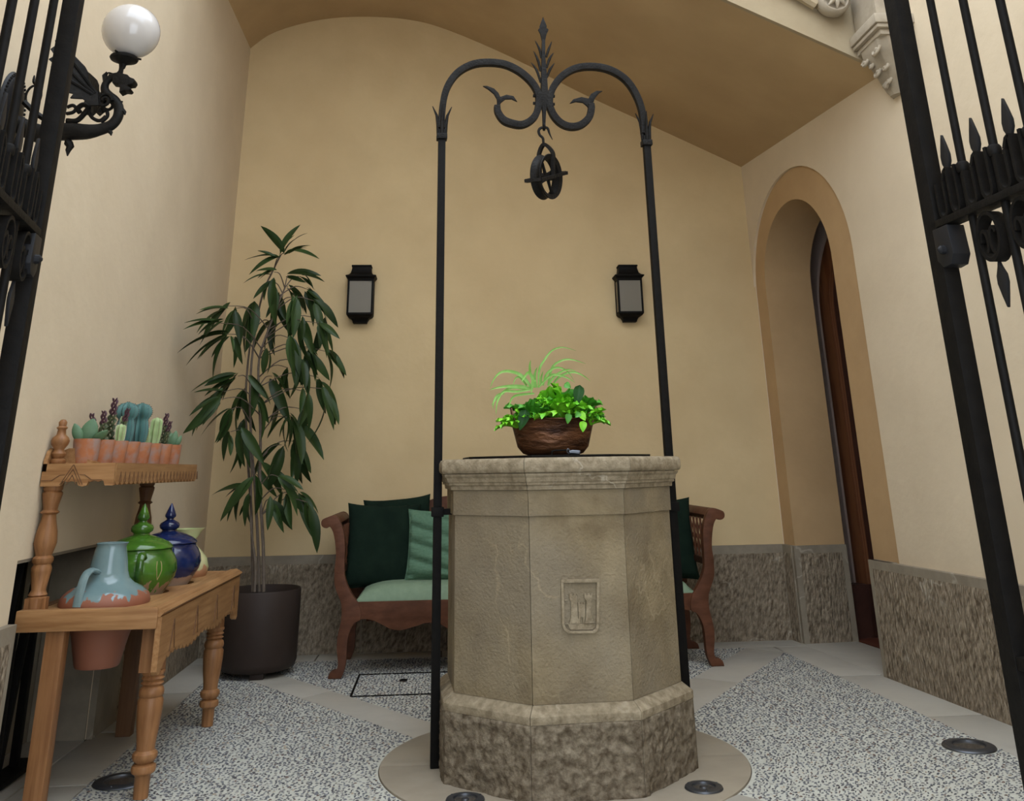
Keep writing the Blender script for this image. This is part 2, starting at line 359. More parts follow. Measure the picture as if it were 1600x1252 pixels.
panels.append([bl[2]] + arc_pts(bl[3], br[3]) + [br[2]])                                        # back
panels.append([fle[2], Vector((-1.12, 1.2)), Vector((2.30, 1.2)), fr[2]] + arc_pts(fr[3], fle[3]))
def inside(poly, x, y):
    r = False; n = len(poly); j = n - 1
    for i in range(n):
        a, b = poly[i], poly[j]
        if (a.y > y) != (b.y > y) and x < (b.x - a.x) * (y - a.y) / (b.y - a.y) + a.x: r = not r
        j = i
    return r
for P in panels:
    poly_slab('mortar_bed', P, mortar, z1=-.002, bev=0)
# pebbles set on edge in the mortar: real stones, far too many to pick apart
def pebbles():
    rnd = random.Random(3); V = []; Fc = []; colr = []
    phi = [(0, 1.0)]
    base = []                                       # half ellipsoid, 6 x 2 + top
    for lv, (h, rr) in enumerate(((0, 1.0), (.62, .78))):
        for k in range(6): base.append((rr * math.cos(k * PI / 3), rr * math.sin(k * PI / 3), h))
    base.append((0, 0, 1.0)); base = np.array(base)
    fc = [(k, (k + 1) % 6, 6 + (k + 1) % 6, 6 + k) for k in range(6)]; tf = [(6 + k, 6 + (k + 1) % 6, 12) for k in range(6)]
    pal = [(.055, .058, .068), (.085, .088, .10), (.14, .143, .15), (.20, .19, .175), (.10, .06, .045), (.26, .25, .22), (.05, .045, .05), (.30, .24, .17)]
    wts = [5, 5, 4, 2, 1.2, 1.6, 3, .6]
    lights_xy = [(2.264, 4.463, .115), (-1.274, 4.445, .115), (.996, 4.061, .08), (.092, 4.046, .08)]
    cnt = 0; quads = []; tris = []; cols = []
    for P in panels:
        xs = [p.x for p in P]; ys = [p.y for p in P]
        y = max(min(ys), 3.35)
        while y < max(ys):
            x = min(xs)
            while x < max(xs):
                px = x + rnd.uniform(-.007, .007); py = y + rnd.uniform(-.007, .007); x += .0185
                if not inside(P, px, py) or (px - WC.x) ** 2 + (py - WC.y) ** 2 < (RC + .012) ** 2: continue
                if any((px - a) ** 2 + (py - b) ** 2 < c * c for a, b, c in lights_xy): continue
                if rnd.random() < .10: continue
                L_ = rnd.uniform(.0050, .0090); W_ = rnd.uniform(.0022, .0042); H_ = rnd.uniform(.003, .0065)
                an = .35 * math.sin(px * 3.1 + py * 2.3) + rnd.gauss(.2, .5)
                b = base * (L_, W_, H_); ca, sa = math.cos(an), math.sin(an)
                v = np.empty_like(b); v[:, 0] = b[:, 0] * ca - b[:, 1] * sa + px; v[:, 1] = b[:, 0] * sa + b[:, 1] * ca + py; v[:, 2] = b[:, 2] - .003
                V.append(v); o = cnt * 13
                Fc += [tuple(i + o for i in f) for f in fc] + [tuple(i + o for i in f) for f in tf]
                c = pal[rnd.choices(range(8), wts)[0]]; q = rnd.uniform(.75, 1.3); cols.append((c[0] * q, c[1] * q, c[2] * q, 1)); cnt += 1
            y += .0150
    V = np.concatenate(V); me = bpy.data.meshes.new('pebble_mosaic'); me.from_pydata(V.tolist(), [], Fc)
    at = me.color_attributes.new('stone_colour', 'FLOAT_COLOR', 'POINT')
    at.data.foreach_set('color', np.repeat(np.array(cols, dtype=np.float32), 13, axis=0).ravel())
    me.polygons.foreach_set('use_smooth', [True] * len(me.polygons))
    m = bpy.data.materials.new('river_pebble'); m.use_nodes = True; N = m.node_tree.nodes
    a = N.new('ShaderNodeAttribute'); a.attribute_name = 'stone_colour'; m.node_tree.links.new(a.outputs['Color'], N['Principled BSDF'].inputs['Base Color'])
    N['Principled BSDF'].inputs['Roughness'].default_value = .45
    me.materials.append(m); o = bpy.data.objects.new('pebble_mosaic', me); col.objects.link(o); o.parent = fl; o['kind'] = 'stuff'
pebbles()

# walls --------------------------------------------------------------
VP = [(-1.95, 4.20), (-1.66, 4.487), (-1.457, 4.652), (-1.089, 4.775), (-.711, 4.812), (-.328, 4.790), (.003, 4.698), (.551, 4.448), (1.089, 4.150), (1.622, 3.885), (2.042, 3.678), (2.431, 3.485), (2.75, 3.32)]
prof = smooth_path([(a, 0, b) for a, b in VP], 4)
YF = 4.905
def strip_prism(y0, y1, top):
    b = MB()
    poly = [(p.x, (y0 + y1) / 2, p.z) for p in prof] + [(prof[-1].x, (y0 + y1) / 2, top), (prof[0].x, (y0 + y1) / 2, top)]
    return b.prism(poly, (0, y1 - y0, 0))
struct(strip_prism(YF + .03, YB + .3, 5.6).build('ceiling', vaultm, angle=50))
struct(strip_prism(YF, YF + .03, 6.1).build('wall_front', yellow, angle=50))
# back wall
wb = struct(MB().box((-2.2, YB, 0), (2.46, YB + .3, 5.6)).build('wall_back', ochre, smooth=False))
# left wall with the low barred recess (y 4.05 .. 5.11, up to 0.845)
RY0, RY1, RZ = 4.05, 5.11, .845
wleft = MB()
wleft.box((XL - .35, 1.0, 0), (XL, RY0, 6.1)); wleft.box((XL - .35, RY1, 0), (XL, YB + .3, 6.1)); wleft.box((XL - .35, RY0, RZ), (XL, RY1, 6.1))
wleft.box((XL - .35, RY0, 0), (XL - .27, RY1, RZ))
wlo = struct(wleft.build('wall_left', plaster, smooth=False))
MB().box((XL - .272, RY0, 0), (XL - .262, RY1, RZ)).box((XL - .262, RY0 + .001, RZ - .012), (XL - .002, RY1, RZ + .001)).build('recess_lining', dado_s, wlo)
# entrance wall the gates hang from, behind the picture's edge
we = MB().box((-2.6, .45, 0), (-.76, 1.0, 4.6)).box((1.30, .45, 0), (3.4, 1.0, 4.6)).box((-.76, .45, 3.3), (1.30, 1.0, 4.6))
struct(we.build('wall_near', plaster, smooth=False))

# dado stones: picked field inside a smooth margin
def dado_stone(parent, org, U, N_, w, z0, z1, th, mt=.06, ms=.025, mb_=.0, me_=None, tooled=True):
    """org: foot at the wall face, U along it, N_ out of the wall"""
    U = Vector(U).normalized(); N_ = Vector(N_).normalized(); o = Vector(org)
    me_ = ms if me_ is None else me_
    def P(u, n, z): p = o + U * u + N_ * n; return (p.x, p.y, z)
    e = .0015; u0, u1 = e, w - e
    b = MB(); iu0, iu1, iz0, iz1 = u0 + ms, u1 - me_, z0 + mb_ + .002, z1 - mt
    vs = [P(u0, 0, z0), P(u1, 0, z0), P(u1, 0, z1), P(u0, 0, z1), P(u0, th, z0), P(u1, th, z0), P(u1, th, z1), P(u0, th, z1)]
    b.add(vs, [(0, 1, 2, 3), (0, 4, 5, 1), (1, 5, 6, 2), (2, 6, 7, 3), (3, 7, 4, 0)], 1)
    if not tooled: b.add(vs[4:], [(0, 1, 2, 3)], 1)
    else:
        r = [P(iu0, th, iz0), P(iu1, th, iz0), P(iu1, th, iz1), P(iu0, th, iz1)]
        b.add(vs[4:] + r, [(0, 1, 5, 4), (1, 2, 6, 5), (2, 3, 7, 6), (3, 0, 4, 7)], 1)
        nu = max(4, int((iu1 - iu0) / .016)); nv = max(4, int((iz1 - iz0) / .016)); sd = random.uniform(0, 50)
        def fn(s, t):
            u = iu0 + (iu1 - iu0) * s; z = iz0 + (iz1 - iz0) * t
            ed = min(s, 1 - s, t, 1 - t)
            k = 0 if ed < 1e-6 else 1
            q = noise.noise(Vector((u * 34 + sd + z * 12, z * 26, sd)))
            return P(u, th + k * (.004 * q + .002 * noise.noise(Vector((u * 90, z * 50, sd))) + .002), z)
        b.grid(fn, nu, nv, 0)
    return b.build('dado_stone', [dado, dado_s], parent, angle=60)
DZ = .61
# back wall: three stones
for x0, x1 in ((-1.62, -.55), (-.55, .78), (.78, 2.44)):
    dado_stone(wb, (x0, YB, 0), (1, 0, 0), (0, -1, 0), x1 - x0, 0, DZ, .03, mt=.055, ms=.004)
# left wall: beyond the recess, and nearer than it
for y0, y1, t in ((5.11, 5.42, False), (5.42, 6.15, True), (6.15, 7.07, True)):
    dado_stone(wlo, (XL, y1, 0), (0, -1, 0), (1, 0, 0), y1 - y0, 0, DZ, .03, mt=.05, ms=.01, tooled=t)
for y0, y1 in ((2.2, 3.1), (3.1, 4.05)):
    dado_stone(wlo, (XL, y1, 0), (0, -1, 0), (1, 0, 0), y1 - y0, 0, DZ + .015, .035, mt=.06, ms=.03)
dado_stone(wlo, (XL + .0, 5.105, 0), (-1, 0, 0), (0, -1, 0), .26, 0, RZ - .02, .012, mt=.02, ms=.01, tooled=False)

# right wall with the arched opening
UC = .775; RO = .770; RI = .53; ZS = 2.43; UE = 6.0
def arch_wall(u_end, uc, r, zs, v0, v1, top, u0=0.0, m=plaster, name='wall_right', below=0):
    """wall slab with an arched hole reaching the floor"""
    b = MB(); n = 28
    arc = [(uc + r * math.cos(PI - PI * i / n), zs + r * math.sin(PI - PI * i / n)) for i in range(n + 1)]
    poly = [(u0, 0), (uc - r, 0)] if uc - r - u0 > .002 else [(u0, 0)]
    poly = poly + ([(uc - r, zs)] if uc - r - u0 > .002 else []) + arc[1 if uc - r - u0 > .002 else 0:] + [(uc + r, 0), (u_end, 0), (u_end, top), (u0, top)]
    mid = (v0 + v1) / 2
    return b.prism([rw(u, mid, z) for u, z in poly], WN * (v1 - v0)), arc
def add_wall(b, name, m, parent=None): return b.build(name, m, parent, angle=40)
w1, _ = arch_wall(UE, UC, RO, ZS, 0, .02, 6.1, u0=-.01)
wr = struct(add_wall(w1, 'wall_right', plaster))
w2, _ = arch_wall(UE, .705, RI, ZS + .02, .02, .40, 6.1, u0=-.25)
# the recessed ochre band and the soffit behind it
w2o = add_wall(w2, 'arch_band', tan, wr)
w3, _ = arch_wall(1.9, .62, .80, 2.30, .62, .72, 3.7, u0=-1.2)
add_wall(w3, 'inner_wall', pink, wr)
bx = MB()
def rbox(b, u0, u1, v0, v1, z0, z1, mi=0):
    vs = [rw(u, v, z) for z in (z0, z1) for (u, v) in ((u0, v0), (u1, v0), (u1, v1), (u0, v1))]
    return b.add(vs, [(0, 3, 2, 1), (4, 5, 6, 7), (0, 1, 5, 4), (1, 2, 6, 5), (2, 3, 7, 6), (3, 0, 4, 7)], mi)
rbox(bx, -1.2, -1.1, .3, 1.3, 0, 3.7); rbox(bx, 1.8, 1.9, .3, 1.3, 0, 3.7); rbox(bx, -1.2, 1.9, .40, 1.3, 3.7, 3.8); rbox(bx, -1.2, 1.9, 1.2, 1.3, 0, 3.7); rbox(bx, -1.3, -.24, .28, .42, 0, 3.8); rbox(bx, -1.3, 1.95, .38, .42, 3.65, 3.85)
bx.build('inner_passage', pink, wr, smooth=False)
# the door in the inner wall: frame and leaf
dr = struct(bpy.data.objects.new('door_1', None)); col.objects.link(dr); dr.location = rw(.6, .6, 0); dr.matrix_world = Matrix.Translation(dr.location)
def arch_band(b, uc, r0, r1, zs, v0, v1, n=24):
    pi_ = [(uc - r0, 0)] + [(uc + r0 * math.cos(PI - PI * i / n), zs + r0 * math.sin(PI - PI * i / n)) for i in range(n + 1)] + [(uc + r0, 0)]
    po = [(uc - r1, 0)] + [(uc + r1 * math.cos(PI - PI * i / n), zs + r1 * math.sin(PI - PI * i / n)) for i in range(n + 1)] + [(uc + r1, 0)]
    for i in range(len(pi_) - 1):
        q = [po[i], po[i + 1], pi_[i + 1], pi_[i]]
        vs = [rw(u, v0, z) for u, z in q] + [rw(u, v1, z) for u, z in q]
        b.add(vs, [(0, 1, 2, 3), (7, 6, 5, 4), (0, 4, 5, 1), (1, 5, 6, 2), (2, 6, 7, 3), (3, 7, 4, 0)])
DU, DR, DS = .70, .70, 2.27
b = MB(); arch_band(b, DU, .58, .735, DS, .56, .66); b.build('door_frame', doorw, dr, angle=50)
b = MB(); arch_band(b, DU, .46, .58, DS, .60, .65); b.build('door_leaf', doorpan, dr, angle=50)
b = MB(); rbox(b, DU - .48, DU + .48, .62, .64, 0, .45); b.build('kick_panel', doorpan, dr)
b = MB(); rbox(b, DU - .48, DU - .02, .625, .635, .45, 2.3); b.build('door_panel', doorpan, dr)
b = MB(); rbox(b, DU - .48, DU + .48, .59, .66, 2.25, 2.33); b.build('door_transom', doorw, dr)
b = MB(); rbox(b, DU - .70, DU - .58, .40, .62, .0, .34); b.build('door_skirting', doorpan, dr)
b = MB(); rbox(b, -.2, 1.5, .40, .62, -.02, .004); b.build('threshold', reddust, dr)
# niche floor slab
b = MB(); rbox(b, .176, 1.235, -.02, .39, -.03, .001); b.build('paving_slab', pave, fl, bevel=.003)
b = MB(); rbox(b, 0, 1.5, -.02, .01, -.03, -.001); b.build('paving_slab', pave, fl)
b = MB(); b.box((XL - .262, RY0 + .002, -.02), (XL - .001, RY1 - .014, .002)); b.build('paving_slab', pave, fl)
# dado stones in the right wall
dado_stone(wr, rw(0, .02, 0), WD, -WN, .175, 0, DZ, .03, mt=.05, ms=.01)
dado_stone(wr, rw(.175, -.004, 0), WN, WD, .40, 0, DZ - .0, .03, mt=.05, ms=.04)
uu = 1.262
dado_stone(wr, rw(uu, .0, 0), WD, -WN, 1.25, 0, DZ, .035, mt=.045, ms=.035, me_=.004)
for i in range(3):
    dado_stone(wr, rw(uu + 1.25 + i * 1.1, 0, 0), WD, -WN, 1.1, 0, DZ, .035, mt=.045, ms=.004)
b = MB(); rbox(b, uu - .004, uu + .23, -.03, .35, 0, DZ); b.build('dado_return', dado_s, wr, bevel=.004)
for i, (u0, v0) in enumerate(()): pass

# ================================================================== CARVED CORBELS
co = thing('corbel', 'pale carved stone corbel with leafwork high on the right wall by the gate', 'corbel', rw(2.3, -.1, 3.5))
def cbox(b, x0, x1, y0, y1, z0, z1): return b.box((x0, y0, z0), (x1, y1, z1))
YC0, YC1 = 4.55, 4.900
b = MB()                                                       # abacus: stacked mouldings
for (dx, z0, z1) in ((0, 3.50, 3.56), (.012, 3.475, 3.50), (.035, 3.44, 3.475)):
    b.box((2.45 + dx, YC0 + dx, z0 + .025), (2.74, YC1, z1 + .025))
b.build('abacus', carved, co, bevel=.008)
b = MB()                                                       # bell tapering to the wall
secs = [(3.466, 2.485, 4.60, 4.895), (3.43, 2.49, 4.605, 4.895), (3.38, 2.52, 4.63, 4.895), (3.32, 2.555, 4.66, 4.90), (3.26, 2.585, 4.70, 4.905), (3.21, 2.605, 4.74, 4.90), (3.18, 2.62, 4.76, 4.88)]
vs = []
for z, x, ya, yb in secs:
    c = .045
    vs += [(x + c, ya, z), (2.76, ya, z), (2.76, yb, z), (x + c, yb, z), (x, yb - c, z), (x, ya + c, z)]
fs = [(i * 6 + k, i * 6 + (k + 1) % 6, (i + 1) * 6 + (k + 1) % 6, (i + 1) * 6 + k) for i in range(len(secs) - 1) for k in range(6)]
fs += [tuple(range(6)), tuple(len(secs) * 6 - 1 - k for k in range(6))]
b.add(vs, fs); b.build('bell', carved, co, bevel=.006)
def curl(c, U, V_, r, turns, rad, n=22, sgn=1):
    return [Vector(c) + (Vector(U) * math.cos(sgn * turns * 2 * PI * i / n) + Vector(V_) * math.sin(sgn * turns * 2 * PI * i / n)) * r * (1 - .8 * i / n) for i in range(n + 1)]
b = MB()
U, V_ = Vector((0, 1, 0)), Vector((.45, 0, .9)).normalized()
fc = Vector((2.50, 4.75, 3.405))
for (dy, dz, r, s) in ((.10, .0, .05, 1), (-.07, .01, .045, -1), (.05, -.09, .04, -1), (-.03, -.10, .035, 1), (.02, -.17, .035, 1), (.07, -.04, .03, 1)):
    c = fc + U * dy + V_ * dz + Vector((.03 if dz > -.05 else .0, 0, 0))
    c.x = 2.497 + max(0, (3.42 - c.z)) * .55
    b = MB(); b.tube(curl(c, U, V_, r, 1.3, .010, sgn=s), .010, 6)
    b.build('leaf_curl', carved, co, angle=60)
    b = MB(); b.lathe([(0.001, -.014), (.013, -.008), (.016, 0), (.013, .008), (.001, .014)], c, 8); b.build('leaf_knob', carved, co, angle=60)
for k in range(7):
    a = -.9 + k * .3; p = Vector((2.585, 4.80, 3.225))
    b = MB(); b.tube([p, p + (U * math.sin(a) + V_ * math.cos(a)) * .03 - Vector((.012, 0, 0)), p + (U * math.sin(a) + V_ * math.cos(a)) * .062], [.012, .013, .004], 6); b.build('leaf_lobe', carved, co, angle=60)
b = MB(); b.box((2.49, 4.60, 3.585), (2.72, 4.89, 4.6)); b.build('shaft', carved, co, bevel=.01)
# boss on the moulding beside it
bo = thing('stone_boss', 'carved stone rosette boss at top right, left of the corbel', 'carving', (2.53, 4.86, 4.0))
cB = at_y(1301, 2, 4.84)
b = MB(); Mx = Matrix.Translation(cB) @ Matrix.Rotation(PI / 2, 4, 'X')
b.lathe([(.001, -.05), (.085, -.05), (.098, -.03), (.098, .03), (.08, .045), (.055, .03), (.02, .035), (.001, .05)], (0, 0, 0), 24, M=Mx, cap=False); b.build('boss_disc', carved, bo, angle=50)
for k in range(8):
    a = k * PI / 4; u = Vector((math.cos(a), 0, math.sin(a)))
    b = MB(); b.tube([cB + u * .012 + Vector((0, -.055, 0)), cB + u * .04 + Vector((0, -.062, 0)), cB + u * .07 + Vector((0, -.045, 0))], [.010, .016, .005], 6); b.build('rosette_petal', carved, bo, angle=60)
b = MB(); p0, p1 = at_y(1160, -60, 4.86), at_y(1275, 8, 4.86)
b.tube([p0, p1], .035, 8); b.tube([p1, p1 + Vector((.05, 0, .012)), p1 + Vector((.07, 0, .05))], [.03, .024, .012], 8); b.build('roll_moulding', yellow, bo)

# ================================================================== WELL
RT = .0636
wt = thing('stone_well', 'octagonal stone wellhead with a carved castle shield in the middle of the courtyard', 'well', WC)
def facet(profile, inner, k, gap=.0012, nu=1, disp=0, zdiv=1, seed=0):
    """one eighth of an octagonal course: profile = [(apothem, z)...] bottom to top"""
    ang = math.radians(-90 + 45 * k) + RT; n = Vector((math.cos(ang), math.sin(ang), 0)); t = Vector((-math.sin(ang), math.cos(ang), 0)); tn = math.tan(PI / 8)
    b = MB(); P = []
    for i in range(len(profile) - 1):
        for j in range(zdiv):
            s = j / zdiv; P.append((profile[i][0] + (profile[i + 1][0] - profile[i][0]) * s, profile[i][1] + (profile[i + 1][1] - profile[i][1]) * s))
    P.append(profile[-1])
    rows = [(inner, P[0][1])] + P + [(inner, P[-1][1])]
    def fn(s, tt):
        i = round(tt * (len(rows) - 1)); a, z = rows[i]; w = a * tn - gap; x = (2 * s - 1) * w
        if disp and 0 < i < len(rows) - 1:
            e = min(1, min(s, 1 - s) * 14) * (1 if 1 < i < len(rows) - 2 else .3)
            wp = WC + n * a + t * x
            q = (.55 * noise.ridged_multi_fractal(Vector((wp.x * 13 + k * 5, wp.y * 13, z * 15)), .9, 2.2, 4, 1.0, 2.0) - .45) if disp > .01 else noise.fractal(Vector((wp.x * 9 + k * 5, wp.y * 9, z * 9)), .9, 2.1, 4)
            a = a + disp * q * e
        p = WC + n * a + t * x; return (p.x, p.y, z)
    b.grid(fn, nu, len(rows) - 1)
    L_ = len(rows); w_ = nu + 1
    b.f.append(tuple(j * w_ for j in range(L_))); b.m.append(0); b.f.append(tuple(j * w_ + nu for j in range(L_ - 1, -1, -1))); b.m.append(0)
    return b
for k in range(8):
    facet([(.516, 0), (.515, .250)], .40, k, nu=72, zdiv=44, disp=.017).build('base_stone', wellb, wt, angle=180)
    facet([(.517, .2505), (.517, .277), (.512, .282), (.482, .304), (.474, .307)], .40, k).build('plinth_stone', wellc, wt, bevel=.0015)
    facet([(.474, .308), (.474, .9685)], .38, k, nu=10, zdiv=12, disp=.0015).build('shaft_stone', wellm, wt, angle=60)
    facet([(.481, .9695), (.482, 1.067)], .38, k, nu=6, zdiv=3, disp=.002).build('frieze_stone', wellm, wt, angle=60)
    facet([(.492, 1.0685), (.494, 1.084), (.503, 1.088), (.503, 1.096), (.508, 1.10), (.512, 1.116), (.520, 1.124), (.521, 1.132)], .38, k).build('cornice_stone', wellc, wt, angle=25)
    facet([(.523, 1.134), (.531, 1.139), (.534, 1.150), (.534, 1.176), (.528, 1.188), (.518, 1.192)], .36, k, nu=8, disp=.0012).build('rim_stone', wellc, wt, angle=50)
# shield with the castle on the front face
nF = Vector((math.cos(-PI / 2 + RT), math.sin(-PI / 2 + RT), 0)); tF = Vector((-nF.y, nF.x, 0))
eo = WC + nF * .4745
def em(px, py, out=0):
    p = at_plane(px, py, (eo.x, eo.y), (eo.x + tF.x, eo.y + tF.y)); return p + nF * out
def cr10(x, y): return (860 + x / 10.43, 890 + y / 10.43)
def raised(b, pts, h):
    b.prism([em(*cr10(x, y), h / 2) for x, y in pts], nF * h)
b = MB()
outer = [(165, 160), (790, 150), (785, 900), (770, 985), (700, 1035), (290, 1040), (215, 990), (180, 900)]
inner = [(205, 215), (745, 210), (742, 890), (728, 955), (680, 995), (310, 1000), (250, 955), (222, 890)]
for i in range(8):
    j = (i + 1) % 8; b.prism([em(*cr10(*outer[i]), .006), em(*cr10(*outer[j]), .006), em(*cr10(*inner[j]), .006), em(*cr10(*inner[i]), .006)], nF * .012)
so = b.build('shield_border', wellc, wt, bevel=.001)
b = MB(); raised(b, [(300, 395), (345, 395), (345, 420), (372, 420), (372, 395), (400, 395), (400, 420), (428, 420), (428, 395), (440, 395), (430, 500), (440, 760), (470, 880), (300, 880), (330, 760), (330, 520), (300, 470)], .009); b.build('castle_tower', wellc, so, bevel=.0015)
b = MB(); raised(b, [(540, 390), (575, 390), (575, 415), (600, 415), (600, 390), (630, 390), (630, 415), (655, 415), (655, 388), (680, 388), (668, 500), (660, 740), (705, 870), (550, 880), (575, 760), (575, 500), (545, 460)], .009); b.build('castle_tower', wellc, so, bevel=.0015)
b = MB(); raised(b, [(445, 540), (470, 540), (470, 565), (490, 565), (490, 540), (515, 540), (515, 565), (535, 565), (535, 540), (560, 538), (552, 880), (530, 880), (525, 790), (505, 760), (485, 790), (480, 880), (455, 880)], .007); b.build('castle_keep', wellc, so, bevel=.001)
b = MB(); raised(b, [(285, 885), (715, 880), (715, 940), (680, 975), (340, 980), (300, 945)], .005); b.build('castle_ground', wellc, so)
for x_0, y_0 in ((225, 490), (715, 478), (235, 875), (725, 860)):
    b = MB(); raised(b, [(x_0, y_0), (x_0 + 50, y_0), (x_0 + 50, y_0 + 16), (x_0, y_0 + 16)], .007); b.build('shield_notch', wellc, so)

# iron lid, its hasp and padlock
ld = thing('well_cover', 'flat black iron cover closing the top of the stone well', 'cover', (WC.x, WC.y, 1.192))
b = MB(); pts = [WC + Vector((math.cos(RT + PI / 8 + k * PI / 4), math.sin(RT + PI / 8 + k * PI / 4), 0)) * .445 for k in range(8)]
b.prism([(p.x, p.y, 1.198) for p in pts], (0, 0, .010)); b.build('lid_plate', iron, ld, bevel=.002)
h0 = at_y(862, 709, 4.14); h1 = at_y(890, 709, 4.14)
b = MB(); b.tube([(h0.x, 4.14, 1.203), (h0.x + .002, 4.14, 1.218), (h0.x + .015, 4.14, 1.222), (h1.x - .01, 4.14, 1.222), (h1.x, 4.14, 1.216), (h1.x + .004, 4.14, 1.203)], .003, 6); b.build('lid_handle', iron, ld)
pk = thing('padlock', 'small steel padlock lying on the black well lid', 'padlock', (h1.x + .02, 4.10, 1.203))
b = MB(); b.tube(smooth_path([(h1.x - .006, 4.10, 1.212), (h1.x + .008, 4.10, 1.2135), (h1.x + .034, 4.10, 1.2105), (h1.x + .04, 4.10, 1.2095)], 3), [.007, .007, .008, .009, .009, .010, .010, .010, .009, .008][:10], 8); b.build('lock_body', steel, pk)
b = MB(); b.tube(smooth_path([(h1.x - .008, 4.10, 1.206), (h1.x - .016, 4.10, 1.216), (h1.x - .012, 4.10, 1.226), (h1.x - .002, 4.10, 1.218)], 4), .0028, 6); b.build('shackle', steel, pk)

# ================================================================== HOOP OVER THE WELL
hd = Vector((math.cos(RT), math.sin(RT), 0)); hn = Vector((-math.sin(RT), math.cos(RT), 0))
def hp(px, py, off=0): return at_plane(px, py, (WC.x, WC.y), (WC.x + hd.x, WC.y + hd.y)) + hn * off
PL = WC - hd * .538; PR = WC + hd * .548
ho = thing('well_hoop', 'black wrought iron arch with scrolls and a spear finial standing over the well', 'well frame', WC)
def bar(b, p, q, r, n=4):
    b.tube([p, q], r, n, up=hn)
for nm, P in (('post', PL), ('post', PR)):
    b = MB(); zt = 2.80
    M = Matrix.Translation(P) @ Matrix.Rotation(RT, 4, 'Z'); b.box((-.0185, -.0185, 0.004), (.0185, .0185, zt), M=M); po_ = b.build(nm, iron, ho, bevel=.003)
    M2 = M; b = MB(); b.box((-.027, -.027, 2.745), (.027, .027, 2.775), M=M2); b.build('collar', forged, po_, bevel=.004)
    b = MB(); s = 1 if P is PL else -1
    b.box((-.027, -.027, .955), (.027, .027, .995), M=M2)
    xx = (.02, .20); b.box((min(s * xx[0], s * xx[1]), -.010, .962), (max(s * xx[0], s * xx[1]), .010, .988), M=M2); b.build('wall_clamp', iron, po_, bevel=.003)
    for sx_, sy_ in ((-1, 0), (1, 0), (0, -1), (0, 1)):
        q = lambda d, z: M2 @ Vector((sx_ * d, sy_ * d, z))
        b = MB(); b.tube([q(.018, 2.77), q(.020, 2.83), q(.028, 2.88), q(.050 if not sy_ else .040, 2.93)], [.009, .010, .007, .002], 6, flat=1); b.build('leaf_spur', forged, po_)
L6 = lambda x, y: (640 + x / 3.636, 0 + y / 3.636)
archL = [(180, 730), (186, 620), (205, 520), (245, 445), (300, 395), (370, 365), (450, 357), (540, 368), (620, 405), (685, 460), (722, 515), (735, 570), (722, 640), (690, 685), (640, 710), (590, 706), (535, 685), (502, 640), (497, 600)]
archR = [(1332, 760), (1322, 650), (1295, 560), (1245, 475), (1180, 420), (1100, 388), (1010, 380), (930, 395), (865, 435), (820, 490), (798, 545), (795, 600), (820, 660), (865, 705), (920, 722), (975, 710), (1018, 670), (1032, 620), (1030, 590)]
for A, P in ((archL, PL), (archR, PR)):
    pts = smooth_path([hp(*L6(*a)) for a in A], 5); rr = lerp_list([.017, .0175, .018, .018, .018, .018, .018, .019, .016], len(pts))
    b = MB(); b.tube(pts, rr, 4, up=hn); b.build('arch_bar', forged, ho, bevel=.0025)
for A in ([(497, 600), (495, 565), (478, 535), (445, 508), (415, 490), (440, 490), (480, 505), (505, 530), (515, 552), (550, 540), (590, 548), (612, 580), (580, 565), (545, 565), (520, 585), (512, 600)],
          [(1040, 620), (1042, 590), (1052, 560), (1075, 532), (1097, 518), (1060, 518), (1030, 535), (1015, 562), (975, 553), (930, 565), (908, 590), (945, 580), (985, 585), (1008, 605), (1022, 625)]):
    b = MB(); b.prism([hp(*L6(*a)) for a in A], hn * .014); b.build('scroll_leaf', forged, ho, bevel=.003)
# centre stem with spear head
b = MB(); cz = [hp(*L6(*a)) for a in ((763, 720), (764, 640), (766, 560), (763, 450), (760, 330), (760, 225))]
b.tube(cz, [.007, .010, .019, .016, .010, .0085], 4, up=hn); b.build('centre_stem', forged, ho, bevel=.002)
b = MB(); b.prism([hp(*L6(*a)) for a in ((750, 232), (742, 195), (729, 170), (738, 160), (738, 150), (757, 97), (779, 150), (777, 160), (790, 170), (778, 195), (770, 232))], hn * .012); b.build('spear_head', forged, ho, bevel=.003)
for pts in ([(748, 330), (738, 280), (712, 230)], [(745, 405), (728, 340), (704, 290)], [(745, 470), (722, 400), (690, 355)], [(776, 325), (790, 280), (808, 236)], [(778, 385), (795, 335), (817, 300)], [(780, 440), (798, 395), (823, 358)]):
    b = MB(); w = [hp(*L6(*a)) for a in pts]; b.tube(smooth_path(w, 4), lerp_list([.006, .0075, .0015], 9), 6); b.build('stem_blade', forged, ho)
for (x, y) in ((708, 545), (708, 587), (818, 547), (818, 592)):
    p = hp(*L6(x, y)); s = -1 if x < 760 else 1; b = MB(); b.tube([p - hd * .006 * s, p + hd * .006 * s], .0085, 6); b.build('bolt_head', forged, ho)
# hanging hook and pulley
pu = thing('pulley', 'black iron pulley wheel hanging by a hook from the arch over the well', 'pulley', hp(*L6(764, 745)))
b = MB(); ring = [hp(*L6(764, 722)) + hn * .0 + Vector((0, 0, 0)) + (hn * math.cos(a) + Vector((0, 0, 1)) * math.sin(a)) * .016 for a in [2 * PI * k / 12 for k in range(12)]]
b.tube(ring, .0065, 6, closed=True); b.build('eye', forged, pu)
b = MB(); hk = [hp(*L6(*a)) for a in ((812, 795), (795, 760), (787, 735), (775, 725), (745, 728), (733, 745), (740, 768), (757, 785), (760, 812))]
pts = smooth_path(hk, 4); b.tube(pts, lerp_list([.0015, .006, .0075, .0075, .0075, .007, .007], len(pts)), 8); b.build('hook', forged, pu)
